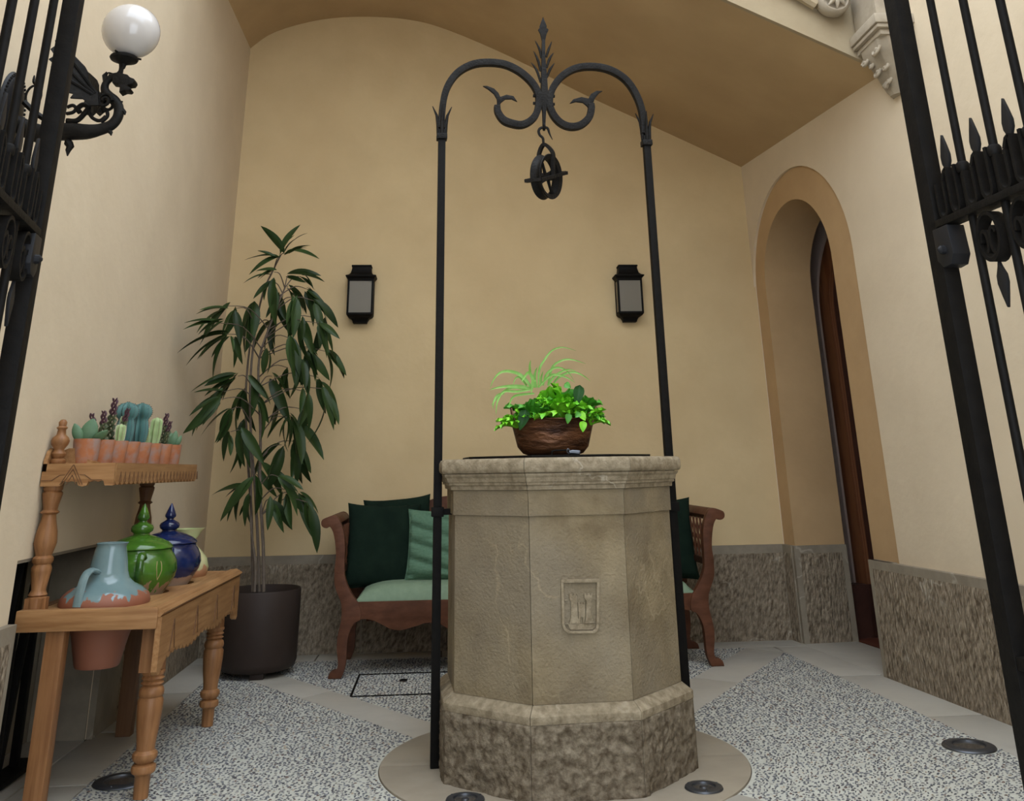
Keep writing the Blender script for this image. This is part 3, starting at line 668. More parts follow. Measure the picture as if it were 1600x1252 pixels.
# strap and wheel, turned so that we see it obliquely
pc = hp(*L6(778, 1005)); wa = math.radians(-62)
wax = Vector((math.cos(wa), math.sin(wa), .0)).normalized()      # axle
wax = Vector((.80, -.58, -.10)).normalized(); wu = wax.cross(Vector((0, 0, 1))).normalized(); wv = wu.cross(wax).normalized()
rW = .118
Mw = Matrix((wu, wv, wax)).transposed().to_4x4(); Mw.translation = pc
b = MB(); n = 40
prw = [(rW * .80, -.022), (rW * .985, -.030), (rW, -.026), (rW * .88, -.006), (rW * .88, .006), (rW, .026), (rW * .985, .030), (rW * .80, .022), (rW * .78, .0), (rW * .80, -.022)]
b.lathe(prw, (0, 0, 0), n, M=Mw, cap=False); rim_ = b.build('wheel_rim', forged, pu, angle=40)
b = MB(); b.lathe([(.001, -.026), (.022, -.026), (.022, .026), (.001, .026)], (0, 0, 0), 16, M=Mw, cap=False); b.build('hub', forged, rim_)
for k in range(4):
    a = k * PI / 2 + .6; b = MB(); b.tube([Mw @ Vector((math.cos(a) * .02, math.sin(a) * .02, 0)), Mw @ Vector((math.cos(a + .25) * .055, math.sin(a + .25) * .055, 0)), Mw @ Vector((math.cos(a + .25) * rW * .82, math.sin(a + .25) * rW * .82, 0))], [.010, .008, .009], 6); b.build('spoke', forged, rim_)
top = hp(*L6(765, 815))
b = MB(); o1, o2 = pc - wax * .040, pc + wax * .040
st = smooth_path([o1 - Vector((0, 0, .012)), o1 + Vector((0, 0, .07)), o1 + Vector((0, 0, .13)) + wax * .0, Vector((top.x, top.y, top.z)) - Vector((0, 0, .006)), o2 + Vector((0, 0, .13)), o2 + Vector((0, 0, .07)), o2 - Vector((0, 0, .012))], 5)
b.tube(st, .009, 4, up=wu, flat=1); b.build('hanger_strap', forged, pu)
b = MB(); gx = wu * math.cos(.25) + wv * math.sin(.25)
gp = [pc + (wu * x + wax * y + wv * z) for x, y, z in ((.125, .046, -.050), (.125, -.046, -.050), (-.125, -.046, .050), (-.125, .046, .050))]
for i in range(4): b.tube([gp[i], gp[(i + 1) % 4]], .0085, 4, up=wv, flat=.28 if False else 1)
b.build('rope_guard', forged, pu)

# ================================================================== COPPER BOWL OF PLANTS
BC = Vector((.503, 4.44, 1.203))
bw = thing('copper_bowl', 'aged copper oval bowl planted with greenery standing on the well lid', 'planter', BC)
b = MB(); b.lathe([(.001, 0), (.100, .0), (.132, .012), (.155, .040), (.166, .085), (.182, .150), (.190, .156), (.186, .161), (.176, .155), (.160, .09), (.14, .05), (.001, .04)], BC, 40, sx=1.06, sy=.78, cap=False); b.build('bowl', copper, bw, angle=50)
b = MB(); b.lathe([(.001, .142), (.173, .140)], BC, 30, sy=.72, cap=False); b.build('soil', soil, bw)
for s in (-1, 1):
    c = BC + Vector((s * .176, -.06, .15)); b = MB()
    b.tube(smooth_path([c + Vector((-.002 * s, -.028, -.01)), c + Vector((s * .012, -.028, .02)), c + Vector((s * .018, -.02, .052)), c + Vector((s * .02, 0, .062)), c + Vector((s * .018, .02, .052)), c + Vector((s * .012, .028, .02)), c + Vector((-.002 * s, .028, -.01))], 4), .0045, 8)
    b.build('ring_handle', copper, bw)
def ruffle_leaf(b, base, d, up, L_, W_, ruf, seed, nu=26, nv=12, mi=0, curl_=.5):
    d = Vector(d).normalized(); side = d.cross(Vector(up)).normalized(); nn = side.cross(d).normalized(); rs = random.Random(seed); ph = rs.uniform(0, 6); fq = rs.uniform(12, 15)
    def fn(s, t):
        x = (2 * s - 1); fan = .14 + .86 * min(1, t * 1.25) ** 1.3
        top = 1 - .28 * abs(x) ** 2.2 * t                                    # rounded outer edge
        edge = max(abs(x) ** 3 * min(1, t * 1.6), max(0, (t - .45) / .55) ** 1.5)
        ez = ruf * edge * (math.sin(x * fq + ph) + .5 * math.sin(x * fq * 2.1 + t * 9 + ph * 2))
        return Vector(base) + d * (L_ * t * top + ruf * .35 * edge * math.sin(x * fq * 1.7 + ph)) + side * (W_ * fan * x * .5 + ruf * .4 * edge * math.sin(t * 22 + ph)) + nn * (ez + W_ * .20 * x * x * fan - L_ * curl_ * t ** 3 * .6)
    b.open = True
    return b.grid(fn, nu, nv, mi)
rs = random.Random(11)
# lettuces: heads of ruffled leaves, each leaf a part
def lettuce_plant(c, R_, n, m, label, seed, lean=(0, 0)):
    t = thing('lettuce_plant', label, 'plant', c, 'leafy plants in the copper bowl'); r = random.Random(seed)
    for k in range(n):
        ring = k / n; a = k * 2.4 + r.uniform(-.3, .3); el = .25 + 1.0 * (1 - ring) + r.uniform(-.15, .15)
        el = 1.30 - .95 * ring + r.uniform(-.12, .12)
        d = Vector((math.cos(a) * math.cos(el) + lean[0], math.sin(a) * math.cos(el) * .8 + lean[1], math.sin(el)))
        b = MB(); L_ = R_ * r.uniform(.8, 1.1)
        ruffle_leaf(b, Vector(c) + Vector((math.cos(a), math.sin(a), 0)) * .01, d, (0, 0, 1) if abs(d.normalized().z) < .95 else (math.cos(a), math.sin(a), .2), L_, L_ * 1.15, L_ * .095, seed * 31 + k)
        b.build('leaf', m, t, angle=180)
lettuce_plant(BC + Vector((.035, -.045, .143)), .135, 13, lettuce, 'bright ruffled lettuce in the middle of the copper bowl', 3, (0, -.15))
lettuce_plant(BC + Vector((.150, -.05, .122)), .098, 10, lettuce, 'small bright lettuce spilling over the right end of the bowl', 5, (.25, -.2))
lettuce_plant(BC + Vector((-.160, -.05, .120)), .090, 10, lettuce, 'small bright lettuce spilling over the left end of the bowl', 8, (-.30, -.25))
lettuce_plant(BC + Vector((-.085, -.02, .135)), .135, 11, lettuce_d, 'mid green leafy plant left of the central lettuce', 9, (-.05, -.1))
lettuce_plant(BC + Vector((.11, .02, .135)), .150, 11, lettuce_d, 'mid green leafy plant behind the dark heart-shaped leaf', 12, (.05, -.05))
lettuce_plant(BC + Vector((.02, .04, .145)), .160, 9, lettuce, 'tall bright lettuce at the back of the copper bowl', 14, (0, -.05))
def heart_leaf(b, base, d, nrm, L_, W_):
    d = Vector(d).normalized(); side = d.cross(Vector(nrm)).normalized(); nn = side.cross(d)
    def fn(s, t):
        x = 2 * s - 1; w = W_ * (t ** .42) * (1 - t) ** .62 * 1.55 if 0 < t < 1 else 0.0006
        w = W_ * math.sin(PI * t ** .62) ** .8 + .0006 if t < 1 else .0006
        return Vector(base) + d * (L_ * t) + side * (w * x * .5) + nn * (.10 * W_ * abs(x) - .18 * L_ * t * t)
    b.open = True; return b.grid(fn, 6, 8)
iv = thing('pothos_plant', 'dark heart-leaved trailing plant among the lettuces in the copper bowl', 'plant', BC + Vector((.1, 0, .14)), 'leafy plants in the copper bowl')
for (px, py, qx, qy, w, m) in ((906, 602, 901, 634, .050, darkleaf), (822, 640, 812, 672, .05, darkleaf), (889, 646, 887, 662, .030, lettuce_d), (911, 658, 911, 675, .034, lettuce), (907, 645, 915, 657, .032, lettuce), (882, 600, 892, 606, .032, lettuce_d), (906, 645, 899, 652, .026, lettuce_d)):
    yy = 4.44 - .155 - (.01 if py > 640 else -.03); p, q = at_y(px, py, yy), at_y(qx, qy, yy - .012)
    b = MB(); heart_leaf(b, p, q - p, (0, -1, .3), (q - p).length, w); b.build('leaf', m, iv, angle=180)
sp = thing('spider_plant', 'grassy spider plant with long arching blades rising behind the lettuce', 'plant', BC + Vector((-.02, .02, .14)))
C5 = lambda x, y: (750 + x / 6.59, 530 + y / 6.59)
blades = [[(600, 500), (610, 320), (660, 220), (740, 120), (850, 85), (990, 120)], [(700, 480), (740, 300), (830, 225), (940, 210), (1090, 255)], [(650, 480), (680, 370), (760, 300), (840, 300), (910, 345), (965, 420)],
          [(700, 480), (760, 390), (850, 330), (920, 315), (990, 330)], [(760, 450), (830, 380), (950, 340), (1050, 370), (1140, 435)], [(540, 520), (480, 430), (400, 360), (290, 330), (200, 350), (140, 420), (105, 500)],
          [(520, 510), (430, 490), (300, 485), (180, 500), (95, 525)], [(560, 500), (540, 400), (500, 345), (450, 400), (430, 440)], [(580, 500), (560, 420), (570, 340), (590, 290)], [(630, 480), (630, 400), (650, 330)],
          [(520, 360), (512, 280), (522, 215)], [(520, 520), (380, 540), (250, 540), (190, 620), (170, 700), (165, 780)], [(480, 520), (330, 500), (220, 560), (150, 640), (115, 685)], [(570, 420), (545, 440), (535, 500), (525, 570)],
          [(560, 560), (440, 570), (350, 590), (310, 650), (300, 730)], [(600, 500), (720, 380), (800, 370), (900, 400), (980, 450)], [(480, 480), (420, 400), (370, 400), (340, 470)], [(250, 560), (180, 580), (140, 650), (135, 720)]]
for i, bl_ in enumerate(blades):
    pts = smooth_path([at_y(*C5(*p), 4.43 - (.02 * (i % 4)) - .03 * j / len(bl_)) for j, p in enumerate(bl_)], 4)
    n = len(pts); b = MB(); b.open = True; ww = .016 if i in (5, 6, 7, 8, 13) else .011
    vs = []; fs = []
    for j, p in enumerate(pts):
        t = (pts[min(j + 1, n - 1)] - pts[max(j - 1, 0)]).normalized(); sd = t.cross(Vector((0, 1, 0))).normalized()
        w = ww * min(1, .55 + j / n * 2) * (1 - (j / (n - 1)) ** 2.2) * .5 + .0004
        vs += [p - sd * w, p + Vector((0, .002, 0)), p + sd * w]
        if j: o = 3 * (j - 1); fs += [(o, o + 1, o + 4, o + 3), (o + 1, o + 2, o + 5, o + 4)]
    b.add(vs, fs); b.build('blade', blade, sp, angle=180)

# ================================================================== RECESSED FLOOR LIGHTS
for (x, y, r, lab, m) in ((2.264, 4.463, .110, 'large round recessed floor light near the right wall', steel), (-1.274, 4.445, .110, 'large round recessed floor light under the wooden jar stand', steel),
                       (.996, 4.061, .073, 'small round recessed floor light right of the well foot', steel), (.092, 4.040, .073, 'small round recessed floor light at the left front of the well foot', steel)):
    z = .004 if r < .1 else 0
    t = thing('floor_light', lab, 'floor light', (x, y, z), 'recessed floor lights')
    b = MB(); b.lathe([(r * .60, .002), (r * .62, .009), (r * .70, .0105), (r * .96, .007), (r, .001)], (x, y, z), 40, cap=False); b.build('bezel', steel, t, angle=50)
    b = MB(); b.lathe([(.001, .003), (r * .61, .003)], (x, y, z), 32, cap=False)
    b.build('lens', lens, t)
    for k in range(3):
        a = k * 2.1 + .4; b = MB(); b.lathe([(.001, .0115), (.0035, .011), (.004, .008)], (x + math.cos(a) * r * .84, y + math.sin(a) * r * .84, z), 8, cap=False); b.build('screw', steel, t)
    if r < .1: b = MB(); b.lathe([(.001, .008), (.012, .007), (.014, .003)], (x, y, z), 12, cap=False); b.build('lamp_centre', steel, t)
# hatch in the pebble floor
hx = thing('floor_hatch', 'pebble covered floor hatch with a thin dark metal edge in front of the bench', 'hatch', (.1, 6.1, 0))
b = MB(); b.box((-.497, 5.80, -.005), (-.487, 6.37, .006)); b.box((-.487, 5.795, -.005), (.75, 5.803, .004)); b.box((-.487, 6.366, -.005), (.75, 6.374, .004)); b.box((.745, 5.80, -.005), (.755, 6.37, .006)); b.build('hatch_edge', iron, hx)
p = Vector((-.22, 6.14, .008)); b = MB(); b.tube([p + Vector((math.cos(a) * .02, math.sin(a) * .02, 0)) for a in [2 * PI * k / 14 for k in range(14)]], .004, 6, closed=True); b.build('pull_ring', iron, hx)

# ================================================================== WALL LANTERNS
def lantern(cx, label):
    t = thing('wall_lantern', label, 'lantern', (cx, YB, 2.42), 'black lanterns on the back wall')
    def loft(secs, name, m, bev=.002):
        b = MB(); vs = []
        for z, w, d in secs: vs += [(cx - w, YB - .001, z), (cx + w, YB - .001, z), (cx + w, YB - d, z), (cx - w, YB - d, z)]
        n = len(secs); fs = [(i * 4 + k, i * 4 + (k + 1) % 4, i * 4 + 4 + (k + 1) % 4, i * 4 + 4 + k) for i in range(n - 1) for k in range(4)] + [(3, 2, 1, 0), tuple(n * 4 - 4 + k for k in range(4))]
        b.add(vs, fs); return b.build(name, m, t, bevel=bev)
    loft([(2.508, .096, .125), (2.525, .098, .128), (2.541, .114, .145), (2.549, .115, .146), (2.556, .092, .128), (2.572, .080, .108), (2.60, .073, .098), (2.622, .071, .095), (2.624, .076, .10), (2.636, .075, .10)], 'roof', iron)
    loft([(2.200, .052, .062), (2.212, .054, .064), (2.232, .066, .08), (2.243, .088, .108), (2.256, .098, .124), (2.270, .098, .124)], 'base', iron)
    for sx in (-1, 1):
        for y0, y1 in ((.108, .124), (.0, .014)):
            b = MB(); x0, x1 = sorted((cx + sx * .083, cx + sx * .098)); b.box((x0, YB - y1, 2.266), (x1, YB - y0 - .001, 2.512)); b.build('frame_post', iron, t, bevel=.0015)
        b = MB(); x = cx + sx * .091; b.box((x - .0015, YB - .108, 2.27), (x + .0015, YB - .014, 2.508)); b.build('glass_pane', glass, t)
    b = MB(); b.box((cx - .083, YB - .119, 2.27), (cx + .083, YB - .116, 2.508)); b.build('glass_pane', glass, t)
    b = MB(); b.lathe([(.022, 2.27), (.022, 2.30), (.013, 2.305), (.013, 2.42), (.001, 2.425)], (cx, YB - .06, 0), 12); b.build('lamp_tube', bulbm, t)
lantern(-.640, 'black box wall lantern to the left, between the tall plant and the well arch')
lantern(1.425, 'black box wall lantern to the right, beside the right post of the well arch')

# ================================================================== PLANTER AND TALL FICUS
PC = Vector((-1.132, 6.50, 0))
pt = thing('round_planter', 'dark brown cylindrical planter beside the bench holding the tall ficus', 'planter', PC)
b = MB(); b.lathe([(.001, .03), (.20, .03), (.228, .045), (.238, .075), (.242, .30), (.243, .462), (.238, .470), (.230, .462), (.226, .40), (.001, .40)], PC, 48, cap=False); b.build('pot', planterm, pt, angle=50)
b = MB(); b.lathe([(.001, .405), (.229, .402)], PC, 32, cap=False); b.build('soil', soil, pt)
for k in range(3):
    a = k * 2.09 - 1.35; c = PC + Vector((math.cos(a), math.sin(a), 0)) * .165; b = MB(); b.box((c.x - .04, c.y - .025, 0), (c.x + .04, c.y + .025, .032)); b.build('foot_block', planterm, pt, bevel=.003)
fp = thing('tall_ficus', 'tall slender ficus tree with long drooping dark green leaves in the corner', 'plant', PC + Vector((0, 0, .40)))
def fy(px, py, dy=0): return at_y(px, py, 6.50 + dy)
trunks = [([(395, 925), (394, 860), (392, 790), (386, 700), (384, 620), (388, 560), (394, 520), (400, 475)], .05, .010), ([(405, 925), (403, 850), (398, 760), (392, 680), (391, 600), (397, 530), (410, 460), (428, 420), (439, 398)], 0, .010),
          ([(412, 925), (411, 850), (406, 760), (407, 680), (405, 620), (405, 560), (425, 500), (445, 450)], -.05, .011), ([(398, 925), (399, 880), (392, 820), (393, 740), (389, 690)], -.03, .008)]
TR = []
for P, dy, r in trunks:
    pts = smooth_path([fy(x, y, dy * (1 - i / len(P) * .5)) for i, (x, y) in enumerate(P)], 4); TR.append(pts)
    b = MB(); b.tube(pts, lerp_list([r, r * .85, r * .5], len(pts)), 7); b.build('stem', bark, fp)
def leaf_mesh(L_, W_, droop, fold, tw):
    b = MB(); b.open = True
    def fn(s, t):
        x = 2 * s - 1; w = W_ * (math.sin(PI * (t ** .85)) ** .75 if 0 < t < 1 else 0) * .5 + .0006
        return Vector((L_ * t, w * x * math.cos(tw * t), fold * abs(x) * w - droop * L_ * t * t + w * x * math.sin(tw * t)))
    b.grid(fn, 4, 9); return b.mesh('leaf', leafm, True, 180)
LM = [leaf_mesh(.20, .050, .30, .35, .3), leaf_mesh(.225, .046, .5, .3, -.4), leaf_mesh(.17, .046, .15, .4, .2), leaf_mesh(.24, .058, .35, .3, .5), leaf_mesh(.15, .034, .3, .3, -.2)]
# (node x, node y, spread of directions in the picture (degrees, 0 right, -90 down), how many)
nodes = [(440, 398, 60, 120, 4, .8), (436, 402, 150, 195, 3, .75), (448, 396, 5, 40, 3, .75), (428, 425, 160, 215, 4, .75), (450, 430, -20, 20, 3, .75), (425, 440, -150, -70, 6, 1), (450, 448, -60, -10, 5, .9), (470, 432, -50, 0, 4, .8),
         (480, 452, -75, -25, 6, .9), (490, 470, -80, -35, 5, .85), (440, 460, -120, -70, 5, 1.1), (460, 465, -110, -60, 5, 1.1), (395, 475, -120, -70, 4, 1.2), (355, 478, 170, 235, 5, .9), (368, 482, -120, -60, 4, .8), (345, 505, 160, 215, 4, .9),
         (355, 522, 170, 245, 7, 1.05), (362, 528, -90, -45, 3, .8), (425, 505, -140, -70, 4, 1), (470, 500, -110, -60, 5, 1), (500, 505, -75, -30, 4, .8), (505, 500, -100, -80, 3, 1.1), (415, 548, -100, -70, 2, 1.0), (455, 530, -110, -60, 6, 1.1),
         (480, 545, -80, -40, 5, 1.05), (470, 565, -100, -55, 6, .9), (512, 550, -60, -25, 3, 1), (498, 590, -80, -40, 3, 1), (508, 608, -85, -45, 4, 1.1), (425, 588, -80, -40, 4, 1.2), (450, 575, -110, -75, 3, .9), (392, 592, -75, -35, 3, 1.1),
         (372, 588, 175, 240, 7, 1.05), (350, 612, 180, 240, 5, .9), (385, 608, -140, -80, 4, 1), (340, 625, 190, 250, 6, .9), (360, 640, -150, -95, 5, .8), (377, 660, -110, -60, 3, 1.1), (400, 625, -70, -40, 2, 1), (478, 612, -100, -70, 3, 1),
         (475, 640, -95, -80, 2, .95), (448, 652, -150, -60, 5, .8), (455, 650, -70, -40, 5, 1.4), (462, 690, -100, -50, 6, 1), (440, 695, -150, -100, 4, 1.1), (360, 675, -110, -70, 3, .6), (375, 672, -90, -50, 3, 1.1), (408, 728, -60, -20, 3, .9),
         (400, 742, -150, -70, 4, 1), (385, 758, 175, 240, 4, .9), (392, 775, -130, -90, 3, .8), (435, 745, -50, -15, 3, 1), (445, 765, -110, -45, 4, .8), (465, 770, -60, -25, 3, 1), (480, 785, -95, -60, 2, .9), (420, 780, -80, -40, 3, .8)]
lr = random.Random(5); nleaf = 0
def nearest(p):
    best = None
    for T in TR:
        for q in T:
            d = (q - p).length + max(0, q.z - p.z + .05) * 2
            if best is None or d < best[0]: best = (d, q)
    return best[1]
ri = R @ Vector((1, 0, 0)); ri.z = 0; ri.normalize()
for (nx, ny, a0, a1, n, sc) in nodes:
    dy = lr.uniform(-.22, .16)
    while fy(nx, ny, dy).x < -1.38 and dy > -.75: dy -= .04
    p = fy(nx, ny, dy)
    q = nearest(p); mid = (p + q) / 2 + Vector((0, 0, .06 * min(1, (p - q).length / .3)))
    b = MB(); b.tube(smooth_path([q, mid, p], 4), lerp_list([.0045, .0035, .002], 9), 5); b.build('branch', bark, fp)
    for k in range(n):
        if nleaf >= 292: break
        a = math.radians(a0 + (a1 - a0) * (k + .5) / n + lr.uniform(-10, 10)); depth = lr.uniform(-.5, .35) if p.x > -1.3 else lr.uniform(-.5, .0)
        d = (ri * math.cos(a) + Vector((0, 0, 1)) * math.sin(a) + Vector((0, depth, 0))).normalized()
        base = p + Vector((lr.uniform(-.02, .02), lr.uniform(-.03, .03), lr.uniform(-.025, .025)))
        while base.x + d.x * .28 < -1.61 and d.x < -.05: d = (d + Vector((.08, -.12, 0))).normalized()      # keep clear of the left wall
        up = Vector((0, -.6, 1)) + Vector((lr.uniform(-.7, .7), lr.uniform(-.7, .7), lr.uniform(-.3, .3)))
        y = up.cross(d).normalized(); z = d.cross(y).normalized()
        M = Matrix((d, y, z)).transposed().to_4x4(); M.translation = base - fp.location
        s = 1.16 * sc * lr.uniform(.82, 1.12); nleaf += 1
        link_mesh('leaf', LM[lr.choice((0, 0, 1, 1, 2, 3, 3, 4))], fp, M @ Matrix.Diagonal((s, s, s, 1)))

# ================================================================== BENCH
BX = .525
be = thing('wooden_bench', 'red-brown carved wooden bench with scroll arms and sage green seat against the back wall', 'bench', (BX, 6.6, 0))
C4 = lambda x, y: (500 + x / 3.914, 760 + y / 3.914)
armpts = [(10, 225), (18, 203), (50, 188), (85, 178), (110, 190), (128, 222), (143, 262), (152, 310), (155, 380), (153, 450), (153, 540), (165, 590), (185, 635), (215, 685), (235, 708), (250, 760), (250, 812), (225, 826), (205, 845), (185, 885), (172, 930), (166, 985), (163, 1050), (155, 1110), (142, 1145), (130, 1185), (112, 1196), (62, 1194), (50, 1175), (60, 1140), (85, 1122), (102, 1122), (113, 1080), (106, 1010), (108, 930), (122, 860), (134, 800), (133, 720), (112, 660), (92, 600), (92, 500), (100, 440), (98, 370), (88, 300), (75, 262), (60, 245), (48, 255), (28, 253), (14, 242)]
sil = [at_y(*C4(*p), 6.30) for p in armpts]
for s in (1, -1):
    for yy, th, nm in ((6.30, .055, 'arm_frame'), (6.88, .045, 'rear_frame')):
        b = MB(); poly = smooth_path([Vector((p.x if s == 1 else 2 * BX - p.x, yy, max(p.z, .002))) for p in sil], 2, closed=True)
        b.prism(poly, (0, th, 0)); b.build(nm, redwood, be, bevel=.006, angle=45)
    # scroll top rail from front to back, and lower arm rail with turned spindles
    pt_ = [(p.x if s == 1 else 2 * BX - p.x, p.z) for p in sil]
    xt, zt_ = pt_[1]; b = MB()
    tp = [(pt_[0][0], pt_[0][1]), (pt_[1][0], pt_[1][1]), (pt_[2][0], pt_[2][1]), (pt_[3][0], pt_[3][1]), (pt_[4][0], pt_[4][1]), (pt_[5][0], pt_[5][1]), (pt_[44][0], pt_[44][1]), (pt_[45][0], pt_[45][1]), (pt_[46][0], pt_[46][1]), (pt_[47][0], pt_[47][1]), (pt_[48][0], pt_[48][1])]
    b.prism([(x, 6.59, z) for x, z in tp], (0, .54, 0)); b.build('arm_rail', redwood, be, bevel=.004, angle=45)
    xs_, zs_ = pt_[9]; xm = xs_ - s * .022
    b = MB(); b.box((xm - .016, 6.33, .56), (xm + .016, 6.86, .60)); b.build('lower_arm_rail', darkwood, be, bevel=.003)
    for k in range(6):
        yk = 6.39 + k * .085; b = MB()
        b.lathe([(.008, 0), (.011, .02), (.007, .03), (.012, .06), (.008, .10), (.013, .115), (.013, .125), (.008, .14), (.012, .18), (.007, .21), (.009, .235)], (xm, yk, .598), 10); b.build('spindle', redwood, be)
# seat rails
rail = [(225, 706), (500, 700), (800, 690), (800, 872), (785, 872), (760, 855), (735, 842), (700, 836), (665, 832), (630, 838), (600, 850), (560, 862), (520, 875), (480, 880), (430, 872), (400, 856), (365, 838), (330, 820), (285, 810), (250, 814), (225, 826)]
rp_ = [at_y(*C4(*p), 6.30) for p in rail]; zr = rp_[0].z
full = [Vector((p.x, 6.30, p.z)) for p in rp_ if p.x < BX]
mirr = [Vector((2 * BX - p.x, 6.30, p.z)) for p in reversed(full[3:])]
half = full[3:]; top_l = Vector((full[0].x, 6.30, zr)); top_r = Vector((2 * BX - full[0].x, 6.30, zr))
b = MB(); b.prism([top_l, top_r] + mirr + half, (0, .035, 0)); b.build('front_rail', redwood, be, bevel=.003)
xl_, xr_ = top_l.x + .02, top_r.x - .02
b = MB(); b.box((xl_, 6.86, .22), (xr_, 6.89, .42)); b.build('rear_rail', redwood, be, bevel=.003)
b = MB(); b.box((xl_ - .02, 6.33, .32), (xl_ + .01, 6.87, .40)); b.box((xr_ - .01, 6.33, .32), (xr_ + .02, 6.87, .40)); b.build('side_rail', redwood, be, bevel=.003)
b = MB(); b.box((xl_, 6.31, .385), (xr_, 6.87, .402)); b.build('seat_board', darkwood, be)
# back: posts, crest rail with carved hump, slats
b = MB(); cr = [(-.60, .80), (-.60, .862), (-.50, .875), (-.47, .905), (-.42, .925), (-.36, .915), (-.33, .895), (-.30, .90), (-.22, .915), (-.12, .945), (-.04, .975), (.08, .985), (.20, .965), (.35, .95)]
crest = [(x, 6.90, z) for x, z in cr] + [(2 * BX - x, 6.90, z) for x, z in reversed(cr)]
b.prism(crest, (0, .035, 0)); b.build('crest_rail', redwood, be, bevel=.005)
b = MB(); b.box((-.60, 6.885, .50), (2 * BX + .60, 6.915, .545)); b.build('lower_back_rail', redwood, be, bevel=.003)
for k in range(20):
    x = -.54 + k * (2.13 / 19); b = MB(); b.lathe([(.009, 0), (.013, .03), (.008, .05), (.014, .11), (.009, .15), (.014, .20), (.008, .24), (.010, .27)], (x, 6.90, .54), 8); b.build('back_spindle', redwood, be)
for s in (-1, 1):
    b = MB(); x = BX + s * 1.13; b.box((x - .025, 6.88, .40), (x + .025, 6.92, .86)); b.build('back_post', redwood, be, bevel=.004)
# seat cushion
b = MB()
def cush(s, t):
    x = xl_ - .02 + (xr_ - xl_ + .04) * s; y = 6.29 + .57 * t
    ex = min(1, min(s, 1 - s) * 9); ey = min(1, min(t, 1 - t) * 5)
    return Vector((x, y, .405 + .078 * math.sqrt(max(0, 1 - (1 - ex) ** 2)) * math.sqrt(max(0, 1 - (1 - ey) ** 2)) + .012))
b.grid(cush, 60, 16); lo = [Vector((p[0], p[1], .400)) for p in b.v]; n0 = len(b.v)
b.v += [tuple(p) for p in lo]; w_ = 61
edge = [i for i in range(w_)] + [j * w_ + 60 for j in range(1, 17)] + [16 * w_ + i for i in range(59, -1, -1)] + [j * w_ for j in range(15, 0, -1)]
for i in range(len(edge)):
    a, c = edge[i], edge[(i + 1) % len(edge)]; b.f.append((a, c, c + n0, a + n0)); b.m.append(0)
b.build('seat_cushion', seatg, be, angle=60)
b = MB(); b.box((-.30, 6.62, .0), (.35, 6.84, .27)); 
# pillows
def pillow(name, label, c, w, h, th, rx, rz, ry, m, seed, group='cushions on the bench', crease=0, piping=None):
    b = MB(); r = random.Random(seed)
    def shell(sg):
        def fn(s, t):
            x, z = 2 * s - 1, 2 * t - 1
            pin = 1 - .07 * (1 - abs(x) ** 3) * abs(z) ** 6; pin2 = 1 - .07 * (1 - abs(z) ** 3) * abs(x) ** 6
            f = (max(0, 1 - x ** 4)) ** .5 * (max(0, 1 - z ** 4)) ** .5
            wr_ = crease * f * (math.sin(z * 7 + x * 2.1 + seed) ** 8 * -1) * (1 - x * .3)
            return Vector((x * w / 2 * pin2, sg * (th / 2 * f ** .8 + wr_ + .004 * noise.noise(Vector((x * 3, z * 3, seed)))), z * h / 2 * pin))
        return fn
    b.grid(shell(-1), 30, 30); b.grid(shell(1), 30, 30)
    M = Matrix.Translation(Vector(c)) @ Matrix.Rotation(rz, 4, 'Z') @ Matrix.Rotation(rx, 4, 'X') @ Matrix.Rotation(ry, 4, 'Y')
    b.v = [tuple(M @ Vector(v)) for v in b.v]
    t = thing(name, label, 'cushion', (c[0], c[1], c[2] - h / 2), group)
    o = b.build('cover', m, t, angle=180)
    bm = bmesh.new(); bm.from_mesh(o.data); bmesh.ops.remove_doubles(bm, verts=bm.verts, dist=.0008); bm.to_mesh(o.data); bm.free()
    if piping:
        pts = [(x, z) for x, z in [(-1 + i / 15, -1) for i in range(30)] + [(1, -1 + i / 15) for i in range(30)] + [(1 - i / 15, 1) for i in range(30)] + [(-1, 1 - i / 15) for i in range(30)]]
        P = []
        for x, z in pts:
            pin = 1 - .07 * (1 - abs(x) ** 3) * abs(z) ** 6; pin2 = 1 - .07 * (1 - abs(z) ** 3) * abs(x) ** 6
            P.append(M @ Vector((x * w / 2 * pin2, 0, z * h / 2 * pin)))
        q = MB(); q.tube(P, .004, 6, closed=True); q.build('piping', piping, o)
    return t
pillow('cushion', 'bottle green velvet cushion at the left end of the bench', (-.395, 6.66, .690), .49, .53, .16, -.24, .10, .03, velvet, 1)
pillow('cushion', 'bottle green velvet cushion standing tall behind the sage linen one', (-.300, 6.80, .735), .46, .50, .12, -.12, .0, -.07, velvet, 2)
pillow('cushion', 'sage linen cushion with creases and piping, left of the well', (-.005, 6.57, .690), .46, .44, .15, -.25, -.05, .02, lightg, 3, crease=.03, piping=lightg)
pillow('cushion', 'bottle green velvet cushion at the right end of the bench', (1.455, 6.66, .690), .48, .52, .15, -.24, -.10, -.03, velvet, 4)

# ================================================================== JAR STAND
st = thing('jar_stand', 'two tiered honey pine stand with turned legs and scalloped aprons against the left wall', 'stand', (-1.37, 4.8, 0))
TX0, TX1, TY0, TY1, TZ = -1.64, -1.10, 4.10, 5.56, .665
jc = [(-1.392, 4.335, .158), (-1.378, 4.690, .145), (-1.350, 5.040, .140), (-1.345, 5.360, .110)]
